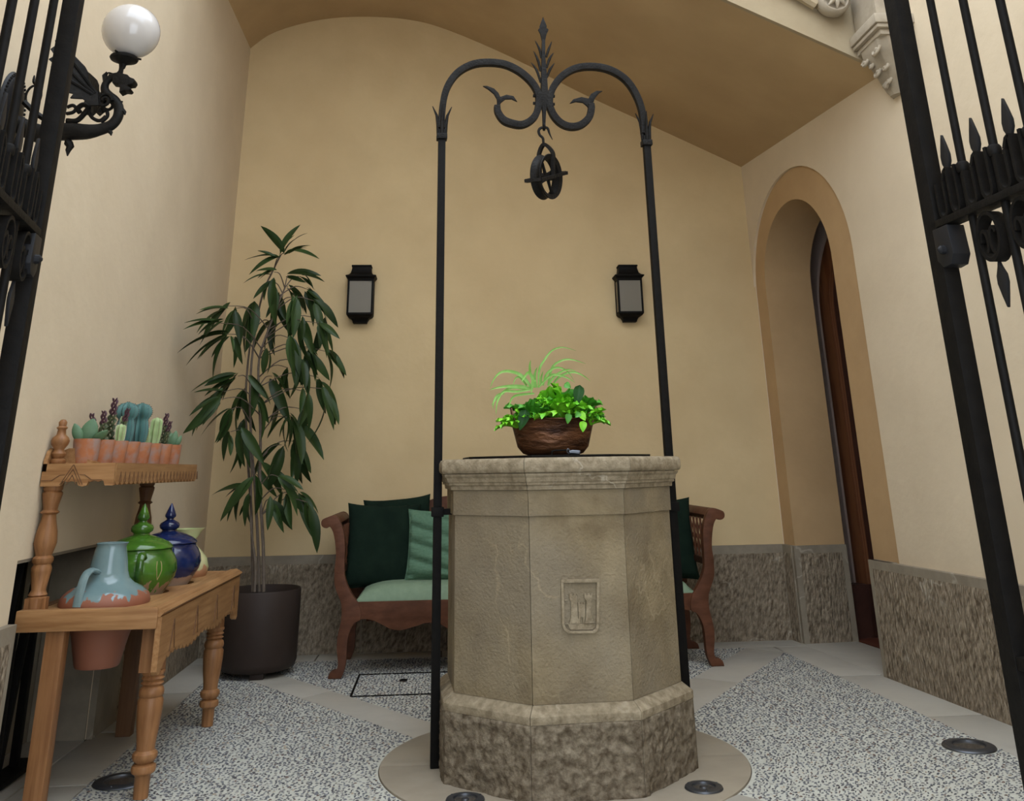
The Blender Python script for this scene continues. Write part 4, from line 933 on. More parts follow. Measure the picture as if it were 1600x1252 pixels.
# top with four round holes: cells between a square border and the circle
cuts = [TY0 + .03, 4.515, 4.865, 5.215, TY1 - .03]
for i, (cx_, cy_, r) in enumerate(jc):
    b = MB(); y0, y1 = cuts[i], cuts[i + 1]; x0, x1 = TX0 + .04, TX1 - .012; n = 48; sq = []; ci = []
    for k in range(n):
        a = 2 * PI * k / n; dx, dy = math.cos(a), math.sin(a)
        ts = [((x1 - cx_) / dx if dx > 1e-9 else 9e9), ((x0 - cx_) / dx if dx < -1e-9 else 9e9), ((y1 - cy_) / dy if dy > 1e-9 else 9e9), ((y0 - cy_) / dy if dy < -1e-9 else 9e9)]
        t = min(ts); sq.append((cx_ + dx * t, cy_ + dy * t)); rr_ = min(r, t - .004); ci.append((cx_ + dx * rr_, cy_ + dy * rr_))
    for (x, y) in ((x0, y0), (x1, y0), (x1, y1), (x0, y1)):
        k = min(range(n), key=lambda q: (sq[q][0] - x) ** 2 + (sq[q][1] - y) ** 2); sq[k] = (x, y)
    vs = [(x, y, .655) for x, y in sq] + [(x, y, .655) for x, y in ci] + [(x, y, .632) for x, y in ci] + [(x, y, .632) for x, y in sq]
    fs = []
    for k in range(n):
        j = (k + 1) % n; fs += [(k, j, n + j, n + k), (n + k, n + j, 2 * n + j, 2 * n + k), (2 * n + k, 2 * n + j, 3 * n + j, 3 * n + k), (3 * n + k, 3 * n + j, j, k)]
    b.add(vs, fs); b.build('top_board', pine, st, angle=30)
b = MB(); b.box((TX0 - .0, TY0 - .015, .59), (TX1 - .005, TY0 + .03, .665)); b.build('end_rail', pine_x, st, bevel=.004)
b = MB(); b.box((TX0, TY1 - .03, .59), (TX1 - .005, TY1, .66)); b.build('end_rail', pine_x, st, bevel=.004)
b = MB(); b.box((TX0, TY0 + .03, .59), (TX0 + .04, TY1 - .03, .66)); b.build('back_rail', pine_d, st, bevel=.003)
# moulded front edge
b = MB(); pf = [(-.045, .665), (-.012, .668), (-.004, .662), (.004, .661), (.008, .655), (.015, .654), (.02, .646), (.012, .640), (.006, .632), (-.03, .630)]
b.prism([(TX1 + x, (TY0 + TY1) / 2, z) for x, z in pf], (0, TY1 - TY0 + .02, 0)); b.build('front_moulding', pine, st, angle=30)
# scalloped apron on the front
def apron(name, p0, p1, zt, zb, nrm, th, n_teeth, deep_ends, m, parent, rnd):
    p0, p1 = Vector(p0), Vector(p1); poly = [Vector((p0.x, p0.y, zt)), Vector((p1.x, p1.y, zt))]
    N_ = n_teeth; pts = []
    for k in range(N_ * 6 + 1):
        t = k / (N_ * 6); ph = (k % 6) / 6
        tooth = abs(math.sin(PI * ph)) ** .8 * .016
        env = deep_ends * (.5 + .5 * math.cos(t * 2 * PI * 3)) * .5 + (deep_ends * .7 if t < .05 or t > .95 else 0)
        pts.append(Vector((p0.x + (p1.x - p0.x) * t, p0.y + (p1.y - p0.y) * t, zb - env - tooth + .012)))
    b = MB(); b.prism(poly + pts[::-1], Vector(nrm) * th); return b.build(name, m, parent, angle=30)
apron('front_apron', (TX1, TY0 - .005, 0), (TX1, TY1, 0), .632, .478, (1, 0, 0), .022, 24, .040, pine, st, lr)
b = MB()
for k in range(4):                                             # tall A shaped carved grooves as thin ribs
    yk = TY0 + .18 + k * .38
    for s in (-1, 1): b.tube([(TX1 + .012, yk, .60), (TX1 + .012, yk + s * .035, .49)], .0022, 4)
b.build('carved_groove', pine_d, st, kind='stuff')
# front legs: square head, turned shaft
def turned(c, z0, z1, r, prof):
    return [(rr * r, z0 + (z1 - z0) * t) for rr, t in prof]
LEG = [(.62, 0), (.66, .17), (.74, .18), (1.0, .20), (1.05, .225), (1.0, .25), (.7, .27), (.95, .29), (1.08, .32), (1.05, .345), (.78, .37), (.80, .42), (.98, .56), (1.08, .68), (1.1, .76), (.95, .79), (1.05, .80), (1.08, .83), (1.0, .86), (.78, .88), (1.0, .90), (.80, .92), (1.0, .94), (.84, .96), (1.0, .98), (1.0, 1)]
for (x, y) in ((-1.137, 4.235), (-1.137, 5.285)):
    b = MB(); b.lathe(turned(None, 0, .425, .044, LEG), (x, y, 0), 28); b.box((x - .046, y - .046, .424), (x + .032, y + .046, .632)); b.build('leg', pine_v, st, bevel=0, angle=40)
for (x, y) in ((-1.49, 4.135), (-1.49, 5.16)):
    b = MB(); b.box((x - .035, y - .03, 0), (x + .035, y + .03, .632)); b.build('leg', pine_v if y < 4.5 else pine_d, st, bevel=.004)
# upper shelf on two turned posts at the back
SX0, SX1, SY0, SY1, SZ = -1.645, -1.355, 4.14, 5.48, 1.20
b = MB(); b.box((SX0, SY0 + .02, 1.178), (SX1 - .018, SY1 - .0, 1.196)); b.build('upper_shelf', pine, st)
POST = [(1.0, 0), (1.0, .10), (.8, .11), (.95, .12), (.8, .14), (.7, .16), (1.0, .30), (1.02, .33), (.85, .36), (1.05, .38), (1.05, .41), (.8, .43), (.95, .47), (1.15, .53), (1.05, .62), (.75, .72), (.68, .76), (1.0, .78), (.72, .80), (.8, .84), (1.02, .92), (1.05, .94), (.85, .955), (1.0, .97), (1.0, 1)]
for (x, y, m) in ((-1.607, 4.185, pine_v), (-1.575, 5.36, pine_d)):
    b = MB(); b.lathe(turned(None, .655, 1.115, .038, POST), (x, y, 0), 24); b.box((x - .034, y - .034, .655), (x + .034, y + .034, .70)); b.box((x - .03, y - .03, 1.11), (x + .03, y + .03, 1.18)); sp_ = b.build('shelf_post', m, st, angle=40)
    b = MB(); b.lathe([(.026, 1.196), (.032, 1.205), (.032, 1.215), (.020, 1.222), (.028, 1.232), (.030, 1.24), (.022, 1.25), (.020, 1.258), (.032, 1.275), (.037, 1.29), (.032, 1.303), (.019, 1.315), (.016, 1.335), (.023, 1.343), (.015, 1.350), (.017, 1.365), (.010, 1.375), (.001, 1.377)], (x, y, 0), 24); b.build('finial', m, sp_, angle=50)
# shelf aprons: A motif on the near end, toothed one along the front
C2 = lambda x, y: (90 + x / 6.957, 600 + y / 6.957)
zb_ = 1.113
b = MB(); poly = [(SX0, 1.20), (SX1, 1.20), (SX1, zb_)]
N_ = 44
for k in range(1, N_):
    t = k / N_; x = SX1 + (SX0 - SX1) * t
    c_ = (t - .42) / .30
    z = zb_ + (.014 if abs(c_) < 1.0 and abs(c_) > .22 else 0) - (.004 if abs(c_) <= .22 else 0) + .005 * abs(math.sin(c_ * 9)) * (abs(c_) < 1)
    poly.append((x, z))
poly.append((SX0, zb_)); b.prism([(x, SY0 + .01, z) for x, z in poly], (0, .02, 0)); b.build('end_apron', pine_x, st, angle=30)
b = MB(); gy = SY0 - .001; gm = -1.522
for pts in ([(gm - .045, 1.118), (gm - .001, 1.195)], [(gm + .045, 1.118), (gm + .001, 1.195)], [(gm - .035, 1.118), (gm, 1.178)], [(gm + .035, 1.118), (gm, 1.178)], [(gm - .02, 1.118), (gm, 1.155)], [(gm + .02, 1.118), (gm, 1.155)], [(gm - .12, 1.135), (gm - .08, 1.135), (gm - .05, 1.155), (gm - .03, 1.156)], [(gm + .12, 1.135), (gm + .08, 1.135), (gm + .05, 1.155), (gm + .03, 1.156)]):
    b.tube([(x, gy, z) for x, z in pts], .0014, 4)
b.build('carved_line', pine_d, st, kind='stuff')
apron('shelf_apron', (SX1 - .008, SY0 + .02, 0), (SX1 - .008, SY1, 0), 1.20, 1.118, (1, 0, 0), .018, 22, .0, pine, st, lr)
b = MB()
for k in range(23):
    yk = SY0 + .08 + k * .058
    for s in (-1, 1): b.tube([(SX1 + .001, yk, 1.165), (SX1 + .001, yk + s * .012, 1.125)], .0018, 4)
b.build('carved_line', pine_d, st, kind='stuff')
# scrolled gallery boards at the back and near end of the shelf
b = MB(); gal = [(0, 1.196), (0, 1.25)] + [(.03 + .022 * k, 1.262 - .012 * k + (.012 if k % 2 else 0)) for k in range(5)] + [(.16, 1.205), (.16, 1.196)]
b.prism([(SX0 + .03 + u, SY0 + .10, z) for u, z in gal], (0, .014, 0)); b.build('gallery_board', pine, st)
b = MB(); b.prism([(SX0 + .008, y, z) for y, z in [(SY0, 1.17), (SY0, 1.215), (SY0 + .02, 1.25), (SY0 + .05, 1.262), (SY0 + .08, 1.25), (SY0 + .10, 1.225), (SY0 + .2, 1.235), (SY1 - .1, 1.235), (SY1, 1.21), (SY1, 1.17)]], (.016, 0, 0)); b.build('gallery_board', pine, st)

# ================================================================== GLAZED JARS
def handle_strap(pts, r, m, parent, flat=1.0):
    b = MB(); q = smooth_path(pts, 5); b.tube(q, lerp_list([r, r * .9, r], len(q)), 10, flat=flat); b.build('handle', m, parent)
# pale blue pitcher hanging through the first hole
j1m = band_mat('pale_blue_glaze', (.165, .245, .25), (.24, .085, .045), .268, drip=.045, dscale=24, streak=(.13, .20, .21))
x, y, _ = jc[0]; zf = .428
j1 = thing('glazed_pitcher', 'pale blue glazed pitcher dripping over bare clay, nearest jar on the pine stand', 'pitcher', (x, y, zf), 'glazed jars on the pine stand')
P1 = [(.001, .0), (.082, .0), (.088, .012), (.108, .10), (.128, .165), (.152, .190), (.172, .212), (.178, .235), (.170, .262), (.140, .286), (.108, .302), (.086, .322), (.077, .35), (.069, .40), (.061, .435), (.057, .448), (.061, .456), (.057, .458), (.052, .445), (.055, .40), (.08, .30), (.001, .29)]
b = MB(); b.lathe(P1, (x, y, zf), 48, cap=False)
for i, v in enumerate(b.v):                                  # pull a spout on the right of the lip
    v = Vector(v)
    if v.z > zf + .43:
        a = math.atan2(v.y - y, v.x - x); k = max(0, math.cos(a + .35)) ** 10 * (v.z - zf - .43) / .028
        b.v[i] = (v.x + .022 * k * math.cos(-.35), v.y + .022 * k * math.sin(-.35), v.z + .003 * k)
b.build('body', j1m, j1, loc=(x, y, zf), angle=60)
bl_glaze = mat('pale_blue_handle_glaze', (.13, .20, .21), (.19, .27, .275), rough=.14, scale=20, stretch=(3, 3, .3), spec=.4)
hb = Vector((x - .035, y - .085, 0)); o = Vector((-.3, -.95, 0)).normalized()
handle_strap([Vector((x, y, zf + .350)) + o * .070, Vector((x, y, zf + .362)) + o * .110, Vector((x, y, zf + .345)) + o * .145, Vector((x, y, zf + .290)) + o * .165, Vector((x, y, zf + .235)) + o * .172], .021, bl_glaze, j1, .55)
def lidded(x, y, z0, s, glaze, glaze2, label, clay, zs, drip, nm='lidded_jar', marks=None):
    t = thing(nm, label, 'jar', (x, y, z0), 'glazed jars on the pine stand')
    P = [(.001, -.03), (.100, -.03), (.110, .0), (.135, .035), (.160, .075), (.168, .108), (.162, .140), (.148, .168), (.138, .178), (.138, .190), (.128, .190), (.12, .18), (.001, .17)]
    b = MB(); b.lathe([(r * s, z * s) for r, z in P], (x, y, z0), 48, cap=False); b.build('body', band_mat(nm + '_glaze', glaze, clay, zs * s, drip=drip, dscale=26, streak=glaze2), t, loc=(x, y, z0), angle=60)
    lm = mat('lid_glaze', glaze, glaze2, rough=.12, scale=8, stretch=(1, 1, 3))
    L_ = [(.001, .188), (.134, .188), (.141, .195), (.139, .202), (.118, .219), (.085, .234), (.052, .244), (.036, .249), (.034, .255), (.046, .264), (.049, .276), (.044, .287), (.028, .296), (.018, .302), (.017, .307), (.026, .316), (.027, .324), (.018, .346), (.008, .368), (.001, .380)]
    b = MB(); b.lathe([(r * s, z * s) for r, z in L_], (x, y, z0), 40, cap=False); b.build('lid', lm, t, angle=50)
    return t, lm
gx_, gy_, _ = jc[1]
t, lm = lidded(gx_, gy_, .640, 1.02, (.065, .17, .018), (.022, .065, .010), 'green glazed lidded jar with a pointed knob, between the pale and blue jars', (.30, .18, .10), .050, .05, marks=True)
o = Vector((.10, -.99, 0)).normalized(); cz = Vector((gx_ + .045, gy_, .64))
handle_strap([cz + o * .135 + Vector((0, 0, .165)), cz + o * .175 + Vector((0, 0, .182)), cz + o * .200 + Vector((0, 0, .155)), cz + o * .195 + Vector((0, 0, .10)), cz + o * .15 + Vector((0, 0, .05))], .018, lm, t, .7)
b = MB(); sg = mat('incised_clay', (.32, .26, .10), rough=.4)
for s in (-1, 1):
    pts = []
    for k in range(7):
        q = k / 6; a = math.radians(-42) + s * .075 * math.sin(PI * min(1, q * .75 + .25)); z = .64 + (.150 - .075 * q)
        zz = (z - .64) / 1.02; rr = np.interp(zz, [.035, .075, .108, .140, .168], [.135, .160, .168, .162, .148]) * 1.02 + .0005
        pts.append((gx_ + rr * math.cos(a), gy_ + rr * math.sin(a), z))
    b.tube(pts, .0022, 5)
b.build('incised_mark', sg, t)
bx_, by_, _ = jc[2]
t, lm = lidded(bx_, by_, .645, .98, (.012, .022, .085), (.006, .010, .04), 'cobalt blue glazed lidded jar with a pointed knob, behind the green jar', (.40, .27, .19), .045, .006, nm='blue_lidded_jar')
t.name = 'lidded_jar'
o = Vector((.35, -.93, 0)).normalized(); cz = Vector((bx_, by_, .645))
handle_strap([cz + o * .135 + Vector((0, 0, .160)), cz + o * .170 + Vector((0, 0, .175)), cz + o * .190 + Vector((0, 0, .14)), cz + o * .160 + Vector((0, 0, .08))], .016, lm, t, .8)
yx, yy_, _ = jc[3]
j4 = thing('cream_pitcher', 'cream glazed pitcher with green spout, farthest jar on the pine stand', 'pitcher', (yx, yy_, .62), 'glazed jars on the pine stand')
b = MB(); b.lathe([(.001, -.04), (.065, -.04), (.09, .0), (.118, .04), (.128, .075), (.115, .12), (.085, .155), (.058, .18), (.052, .21), (.060, .245), (.068, .262), (.062, .262), (.05, .22), (.001, .18)], (yx, yy_, .62), 36, cap=False)
for i, v in enumerate(b.v):
    v = Vector(v)
    if v.z > .84:
        a = math.atan2(v.y - yy_, v.x - yx); k = max(0, math.cos(a)) ** 8 * (v.z - .84) / .04; b.v[i] = (v.x + .028 * k, v.y, v.z + .004 * k)
b.build('body', band_mat('cream_glaze', (.55, .50, .28), (.40, .20, .10), .095, drip=.05, streak=(.40, .48, .22)), j4, loc=(yx, yy_, .62), angle=60)

# ================================================================== CACTUS POTS ON THE SHELF
cact = mat('blue_green_cactus', (.045, .12, .11), (.075, .18, .165), rough=.6, scale=14)
cact_l = mat('pale_green_cactus', (.24, .34, .13), (.36, .46, .22), rough=.6, scale=20)
succ = mat('grey_green_succulent', (.07, .15, .075), (.13, .23, .12), rough=.5, scale=9)
sed_g = mat('dark_sedum', (.035, .055, .025), (.10, .12, .05), rough=.5, scale=60)
sed_p = mat('purple_sedum_tip', (.045, .016, .024), (.09, .03, .045), rough=.5, scale=60)
spine = mat('pale_spines', (.55, .52, .36), rough=.7)
spine_d = mat('dark_spines', (.06, .035, .03), rough=.7)
def cactus_col(t, c, h, r, ribs, m, ms, head=None, lean=(0, 0), name='column'):
    prof = []
    n = 22
    for i in range(n + 1):
        q = i / n; rr = r * (min(1, .78 + q * .5)) * math.sqrt(max(0, 1 - max(0, (q - .82) / .18) ** 2)) if head is None else 0
        if head is not None:
            zc = head; 
            if q < zc: rr = r * (.72 + .28 * math.sin(PI * min(1, q / zc * .9)))
            else: u = (q - zc) / (1 - zc); rr = r * 1.22 * math.sqrt(max(0, 1 - (2 * u - .85) ** 2 / 1.33)) if u > .02 else r * .75
        prof.append((max(rr, .0008), h * q))
    b = MB(); nn = ribs * 4; vs = []
    for rr, z in prof:
        for k in range(nn):
            a = 2 * PI * k / nn; q = rr * (1 + .16 * math.cos(a * ribs)); vs.append((c[0] + q * math.cos(a) + lean[0] * z, c[1] + q * math.sin(a) + lean[1] * z, c[2] + z))
    fs = [(i * nn + k, i * nn + (k + 1) % nn, (i + 1) * nn + (k + 1) % nn, (i + 1) * nn + k) for i in range(n) for k in range(nn)] + [tuple(range(nn - 1, -1, -1)), tuple(n * nn + k for k in range(nn))]
    b.add(vs, fs); o = b.build(name, m, t, angle=80)
    b = MB()
    for i in range(2, n + 1, 1 if h < .12 else 1):
        rr, z = prof[i]
        for k in range(ribs):
            a = 2 * PI * k / ribs; q = rr * 1.17; p = Vector((c[0] + q * math.cos(a) + lean[0] * z, c[1] + q * math.sin(a) + lean[1] * z, c[2] + z)); e = Vector((math.cos(a), math.sin(a), .3)) * .0045
            s_ = .0016; b.add([p + Vector((0, 0, s_)), p - Vector((0, 0, s_)) + Vector((-math.sin(a), math.cos(a), 0)) * s_, p - Vector((0, 0, s_)) - Vector((-math.sin(a), math.cos(a), 0)) * s_, p + e], [(0, 1, 3), (1, 2, 3), (2, 0, 3), (0, 2, 1)])
    b.build('spines', ms, t, kind='stuff')
def sedum(t, c, h, r, seed, lean=(0, 0)):
    rnd = random.Random(seed); n = int(h / .0042)
    for part, (q0, q1), m in (('spike', (0, .62), sed_g), ('spike_tip', (.62, 1), sed_p)):
        b = MB()
        for i in range(int(n * q0), int(n * q1)):
            q = i / n; z = h * q; rr = r * (1 - .55 * q)
            for k in range(3):
                a = i * 2.4 + k * 2.09; d = Vector((math.cos(a), math.sin(a), .75)).normalized(); p = Vector((c[0] + lean[0] * z, c[1] + lean[1] * z, c[2] + z)) + Vector((math.cos(a), math.sin(a), 0)) * rr * .3
                b.tube([p, p + d * rr * .7, p + d * rr * 1.15], [.0022, .0045 * (1 - .3 * q), .0008], 5)
        b.build(part, m, t, angle=80)
def paddle(t, p0, p1, w, m):
    p0, p1 = Vector(p0), Vector(p1); d = p1 - p0; L_ = d.length; d.normalize(); s = Vector((1, .25, 0)); s = (s - d * d.dot(s)).normalized(); nn = d.cross(s)
    b = MB(); N_ = 14; vs = []
    rows = 8
    for i in range(rows + 1):
        q = i / rows; ww = w * math.sin(PI * (.08 + .90 * q)) ** .75 * .5; tk = .006 * math.sin(PI * (.1 + .86 * q)) + .0006
        for k in range(N_): a = 2 * PI * k / N_; vs.append(p0 + d * L_ * q + s * ww * math.cos(a) + nn * (tk * math.sin(a) + .18 * w * (q - .5) ** 2))
    fs = [(i * N_ + k, i * N_ + (k + 1) % N_, (i + 1) * N_ + (k + 1) % N_, (i + 1) * N_ + k) for i in range(rows) for k in range(N_)] + [tuple(range(N_ - 1, -1, -1)), tuple(rows * N_ + k for k in range(N_))]
    b.add(vs, fs); b.build('leaf', m, t, angle=60)
NP = 8
labs = ['clay pot nearest the finial, holding broad grey-green leaves', 'second clay pot from the finial, holding purple-tipped sedum', 'third clay pot from the finial, holding a tall sedum spike and pale cactus', 'clay pot under the left blue-green column cactus',
        'clay pot under the right blue-green column cactus', 'clay pot under the pale green twin cactus', 'clay pot under the dark sedum spikes at the far end', 'last clay pot at the far end of the upper shelf']
plabs = ['broad grey-green paddle-leaved succulent in the pot nearest the finial', 'short purple-tipped sedum in the second pot from the finial', 'tall purple-tipped sedum spike with a pale cactus, third pot from the finial', 'blue-green column cactus with a round head, left of the pair', 'blue-green column cactus with a round head, right of the pair',
         'pale green twin-column cactus right of the blue-green pair', 'dark purple sedum spikes near the far end of the shelf', 'small round green succulent in the last pot of the shelf']
for i in range(NP):
    q = i / (NP - 1); y = 4.275 + q * 1.06; x = -1.528 + q * .062; r = .056; z0 = 1.196
    # the row keeps its right edge where the pots overlap in the picture
    t = thing('clay_pot', 'small weathered ' + labs[i], 'flower pot', (x, y, z0), 'small clay pots on the upper shelf')
    b = MB(); b.lathe([(.001, 0), (.046, 0), (.048, .006), (.053, .060), (.056, .098), (.056, .104), (.051, .104), (.049, .09), (.001, .088)], (x, y, z0), 32, cap=False); b.build('pot', terra, t, angle=50)
    b = MB(); b.lathe([(.001, .094), (.050, .092)], (x, y, z0), 20, cap=False); b.build('soil', soil, t)
    s = thing(['succulent', 'sedum', 'sedum', 'column_cactus', 'column_cactus', 'twin_cactus', 'sedum', 'succulent'][i], plabs[i], 'cactus' if i in (3, 4, 5) else 'plant', (x, y, z0 + .093), 'succulents in the shelf pots')
    zt = z0 + .092
    if i == 0:
        paddle(s, (x - .028, y - .01, zt), (x - .058, y - .02, zt + .075), .042, succ); paddle(s, (x - .008, y + .0, zt), (x + .012, y - .0, zt + .095), .068, succ); paddle(s, (x + .02, y, zt), (x + .085, y - .02, zt + .045), .04, succ); paddle(s, (x - .01, y + .02, zt), (x - .018, y + .02, zt + .075), .012, succ); paddle(s, (x - .012, y + .01, zt), (x + .02, y + .03, zt + .07), .04, succ)
    elif i == 1:
        sedum(s, (x - .025, y, zt), .125, .020, 4, (-.30, 0)); sedum(s, (x + .002, y, zt), .135, .021, 5, (-.08, 0))
    elif i == 2:
        sedum(s, (x - .035, y, zt), .200, .025, 6, (.05, 0)); sedum(s, (x + .012, y, zt), .155, .020, 7, (.18, 0)); cactus_col(s, (x + .022, y - .018, zt), .085, .019, 8, cact_l, spine, name='cactus_stem'); cactus_col(s, (x + .018, y + .02, zt), .125, .013, 7, cact_l, spine, name='cactus_stem')
    elif i == 3:
        cactus_col(s, (x - .022, y, zt), .195, .037, 11, cact, spine_d, head=.60, name='cactus_stem')
    elif i == 4:
        cactus_col(s, (x - .010, y, zt), .200, .037, 11, cact, spine_d, head=.62, name='cactus_stem')
    elif i == 5:
        cactus_col(s, (x + .012, y, zt), .138, .026, 8, cact_l, spine, name='cactus_stem', lean=(.04, 0)); cactus_col(s, (x - .022, y - .02, zt), .09, .019, 8, cact_l, spine, name='cactus_stem', lean=(-.04, 0))
    elif i == 6:
        sedum(s, (x - .006, y, zt), .165, .021, 8, (.12, 0)); sedum(s, (x + .018, y - .01, zt), .125, .018, 9, (.16, 0))
    else:
        paddle(s, (x + .005, y - .005, zt), (x + .022, y - .01, zt + .085), .04, succ); paddle(s, (x - .012, y, zt), (x - .004, y, zt + .075), .04, succ); paddle(s, (x + .02, y, zt), (x + .05, y, zt + .06), .03, succ)

# ================================================================== DRAGON LAMP ON THE LEFT WALL
YD = 3.34
dl = thing('dragon_lamp', 'dark winged dragon wall lamp carrying a white globe at top left', 'lamp', (XL, YD, 2.45))
C3 = lambda x, y: (x / 5.009, y / 5.009)
def dp(x, y, dy=0): return at_y(*C3(x, y), YD) + Vector((0, dy, 0))
px2m = YD / F * 1.03
b = MB(); body = [(120, 960), (230, 1020), (330, 1050), (450, 1035), (560, 1030), (680, 1032), (780, 1015), (870, 980), (920, 920), (930, 850), (900, 790), (850, 750), (820, 700), (830, 650), (870, 610), (920, 600), (970, 615)]
rad = [13, 14, 15, 14, 14, 12, 9.5, 8.5, 8, 7.6, 8, 8, 6.4, 5.6, 5.8, 7, 7]
pts = smooth_path([dp(*p) for p in body], 4); b.tube(pts, [r_ * px2m for r_ in lerp_list(rad, len(pts))], 12); b.build('body', bronze, dl, angle=60)
b = MB(); b.prism([dp(*p) for p in ((900, 590), (960, 588), (1010, 600), (1030, 620), (1062, 632), (1066, 650), (1050, 675), (1015, 678), (1005, 690), (1030, 700), (1035, 712), (1020, 726), (985, 722), (945, 740), (950, 700), (935, 670), (890, 665))], (0, .045, 0)); b.build('head', bronze, dl, bevel=.005)
b = MB()
for P in ([(830, 640), (815, 590), (836, 562)], [(870, 610), (862, 590), (900, 585)], [(920, 810), (940, 800), (962, 795)], [(850, 1020), (868, 1040), (870, 1062)], [(960, 870), (975, 880), (978, 900)]): b.tube([dp(*p) for p in P], [.012, .008, .002], 6)
b.build('horn', bronze, dl, kind='stuff')
for s in (-1, 1):
    b = MB(); wing = [(790, 745), (750, 700), (735, 660), (735, 620), (715, 575), (680, 540), (640, 500), (600, 465), (575, 445), (545, 440), (550, 480), (520, 520), (545, 560), (510, 600), (545, 630), (520, 655), (560, 665), (600, 690), (550, 712), (605, 742), (548, 772), (625, 785), (590, 812), (650, 810), (630, 850), (700, 830), (740, 870), (800, 850)]
    b.prism([dp(x, y) + Vector((0, s * (.03 + .00045 * max(0, 790 - x)), 0)) for x, y in wing], (0, .012, 0)); wg_ = b.build('wing', bronze, dl, bevel=.002)
    b = MB()
    for k, P in enumerate(([(780, 760), (700, 640), (630, 540), (570, 450)], [(770, 770), (680, 690), (610, 620), (540, 580)], [(760, 780), (660, 730), (560, 690)])):
        b.tube(smooth_path([dp(*p) + Vector((0, s * (.040 + .00045 * max(0, 790 - p[0])), 0)) for p in P], 4), .006, 6)
    b.build('wing_rib', bronze, wg_)
b = MB()
b.tube(smooth_path([dp(*p) for p in ((520, 945), (600, 945), (660, 890), (690, 840), (650, 820), (610, 850), (625, 880))], 4), .010, 8)
b.tube(smooth_path([dp(*p) for p in ((790, 960), (840, 910), (830, 860), (790, 850), (780, 885))], 4), .007, 8)
b.tube(smooth_path([dp(*p) for p in ((690, 860), (720, 920), (780, 945), (830, 910))], 4), .007, 8)
b.tube(smooth_path([dp(*p) for p in ((520, 890), (570, 880), (595, 850), (570, 825), (525, 840))], 4), .007, 8)
rc = dp(262, 750); b.tube([rc + Vector((math.cos(a) * .028, 0, math.sin(a) * .042)) for a in [2 * PI * k / 20 for k in range(20)]], .005, 6, closed=True)
b.tube(smooth_path([dp(*p) for p in ((290, 660), (265, 640), (270, 590))], 3), [.008, .008, .008, .006, .005, .004, .002], 6)
b.tube(smooth_path([dp(*p) for p in ((190, 800), (240, 850), (300, 900), (380, 950))], 3), .012, 6)
b.build('scrollwork', bronze, dl, angle=60)
for s in (-1, 1):
    b = MB(); c = dp(835, 805) + Vector((0, s * .022, 0)); b.tube([c + Vector((math.cos(a) * .028 * (1 - a / 14), 0, math.sin(a) * .030 * (1 - a / 14))) for a in [k * .5 for k in range(20)]], .007, 6); b.build('shoulder_scroll', bronze, dl)
b = MB(); b.tube([dp(530, 1095), dp(535, 1120), dp(550, 1150), dp(532, 1180), dp(528, 1222)], [.010, .016, .014, .010, .002], 7); b.build('leaf_pendant', bronze, dl)
# wall plate: oval, with a beaded rim
zc = 2.45; b = MB(); Mp = Matrix.Translation((XL, YD, zc)) @ Matrix.Rotation(PI / 2, 4, 'Y')
b.lathe([(.001, .035), (.06, .032), (.12, .020), (.15, .012), (.155, .001)], (0, 0, 0), 32, M=Mp, sy=.62, cap=False); b.build('wall_plate', bluei, dl, angle=60)
b = MB()
for k in range(52):
    a = 2 * PI * k / 52; c = Mp @ Vector((.145 * math.cos(a), .145 * .62 * math.sin(a), .016)); b.lathe([(.001, -.006), (.005, -.003), (.005, .003), (.001, .006)], c, 6, cap=False)
b.build('beading', bluei, dl, kind='stuff')
b = MB(); b.tube([Vector((XL + .02, YD, dp(120, 960).z)), dp(120, 960)], .03, 10); b.build('arm_root', bronze, dl)
gc = Vector((-1.243, YD, 2.789)); hx_ = dp(974, 470)
b = MB(); b.tube([Vector((hx_.x - .008, YD, dp(960, 600).z)), Vector((hx_.x - .006, YD, hx_.z))], .009, 8); b.build('stem', bronze, dl)
b = MB(); b.lathe([(.008, -.035), (.012, -.02), (.03, -.008), (.050, .0), (.053, .006), (.050, .012), (.040, .010), (.001, .008)], (gc.x - .012, YD, hx_.z), 28); gh_ = b.build('globe_holder', bronze, dl)
b = MB()
for k in range(3):
    a = k * 2.09 + .3; c = Vector((gc.x - .012, YD, hx_.z + .012)) + Vector((math.cos(a), math.sin(a), 0)) * .052; b = MB(); b.tube([c - Vector((math.cos(a), math.sin(a), 0)) * .012, c + Vector((math.cos(a), math.sin(a), 0)) * .01], .004, 6); b.build('thumb_screw', bronze, gh_)

b = MB(); b.tube(smooth_path([dp(938, 500), dp(935, 550), dp(900, 580), (dp(850, 570)), dp(835, 590), dp(830, 640), dp(800, 700), dp(790, 745)], 4), .0035, 6); b.build('wire', iron, dl)
b = MB(); N_ = 20; b.lathe([(max(.001, .108 * math.sin(PI * i / N_)), -.108 * math.cos(PI * i / N_)) for i in range(N_ + 1)], gc, 40, cap=False); b.build('globe', white_g, dl, angle=180)

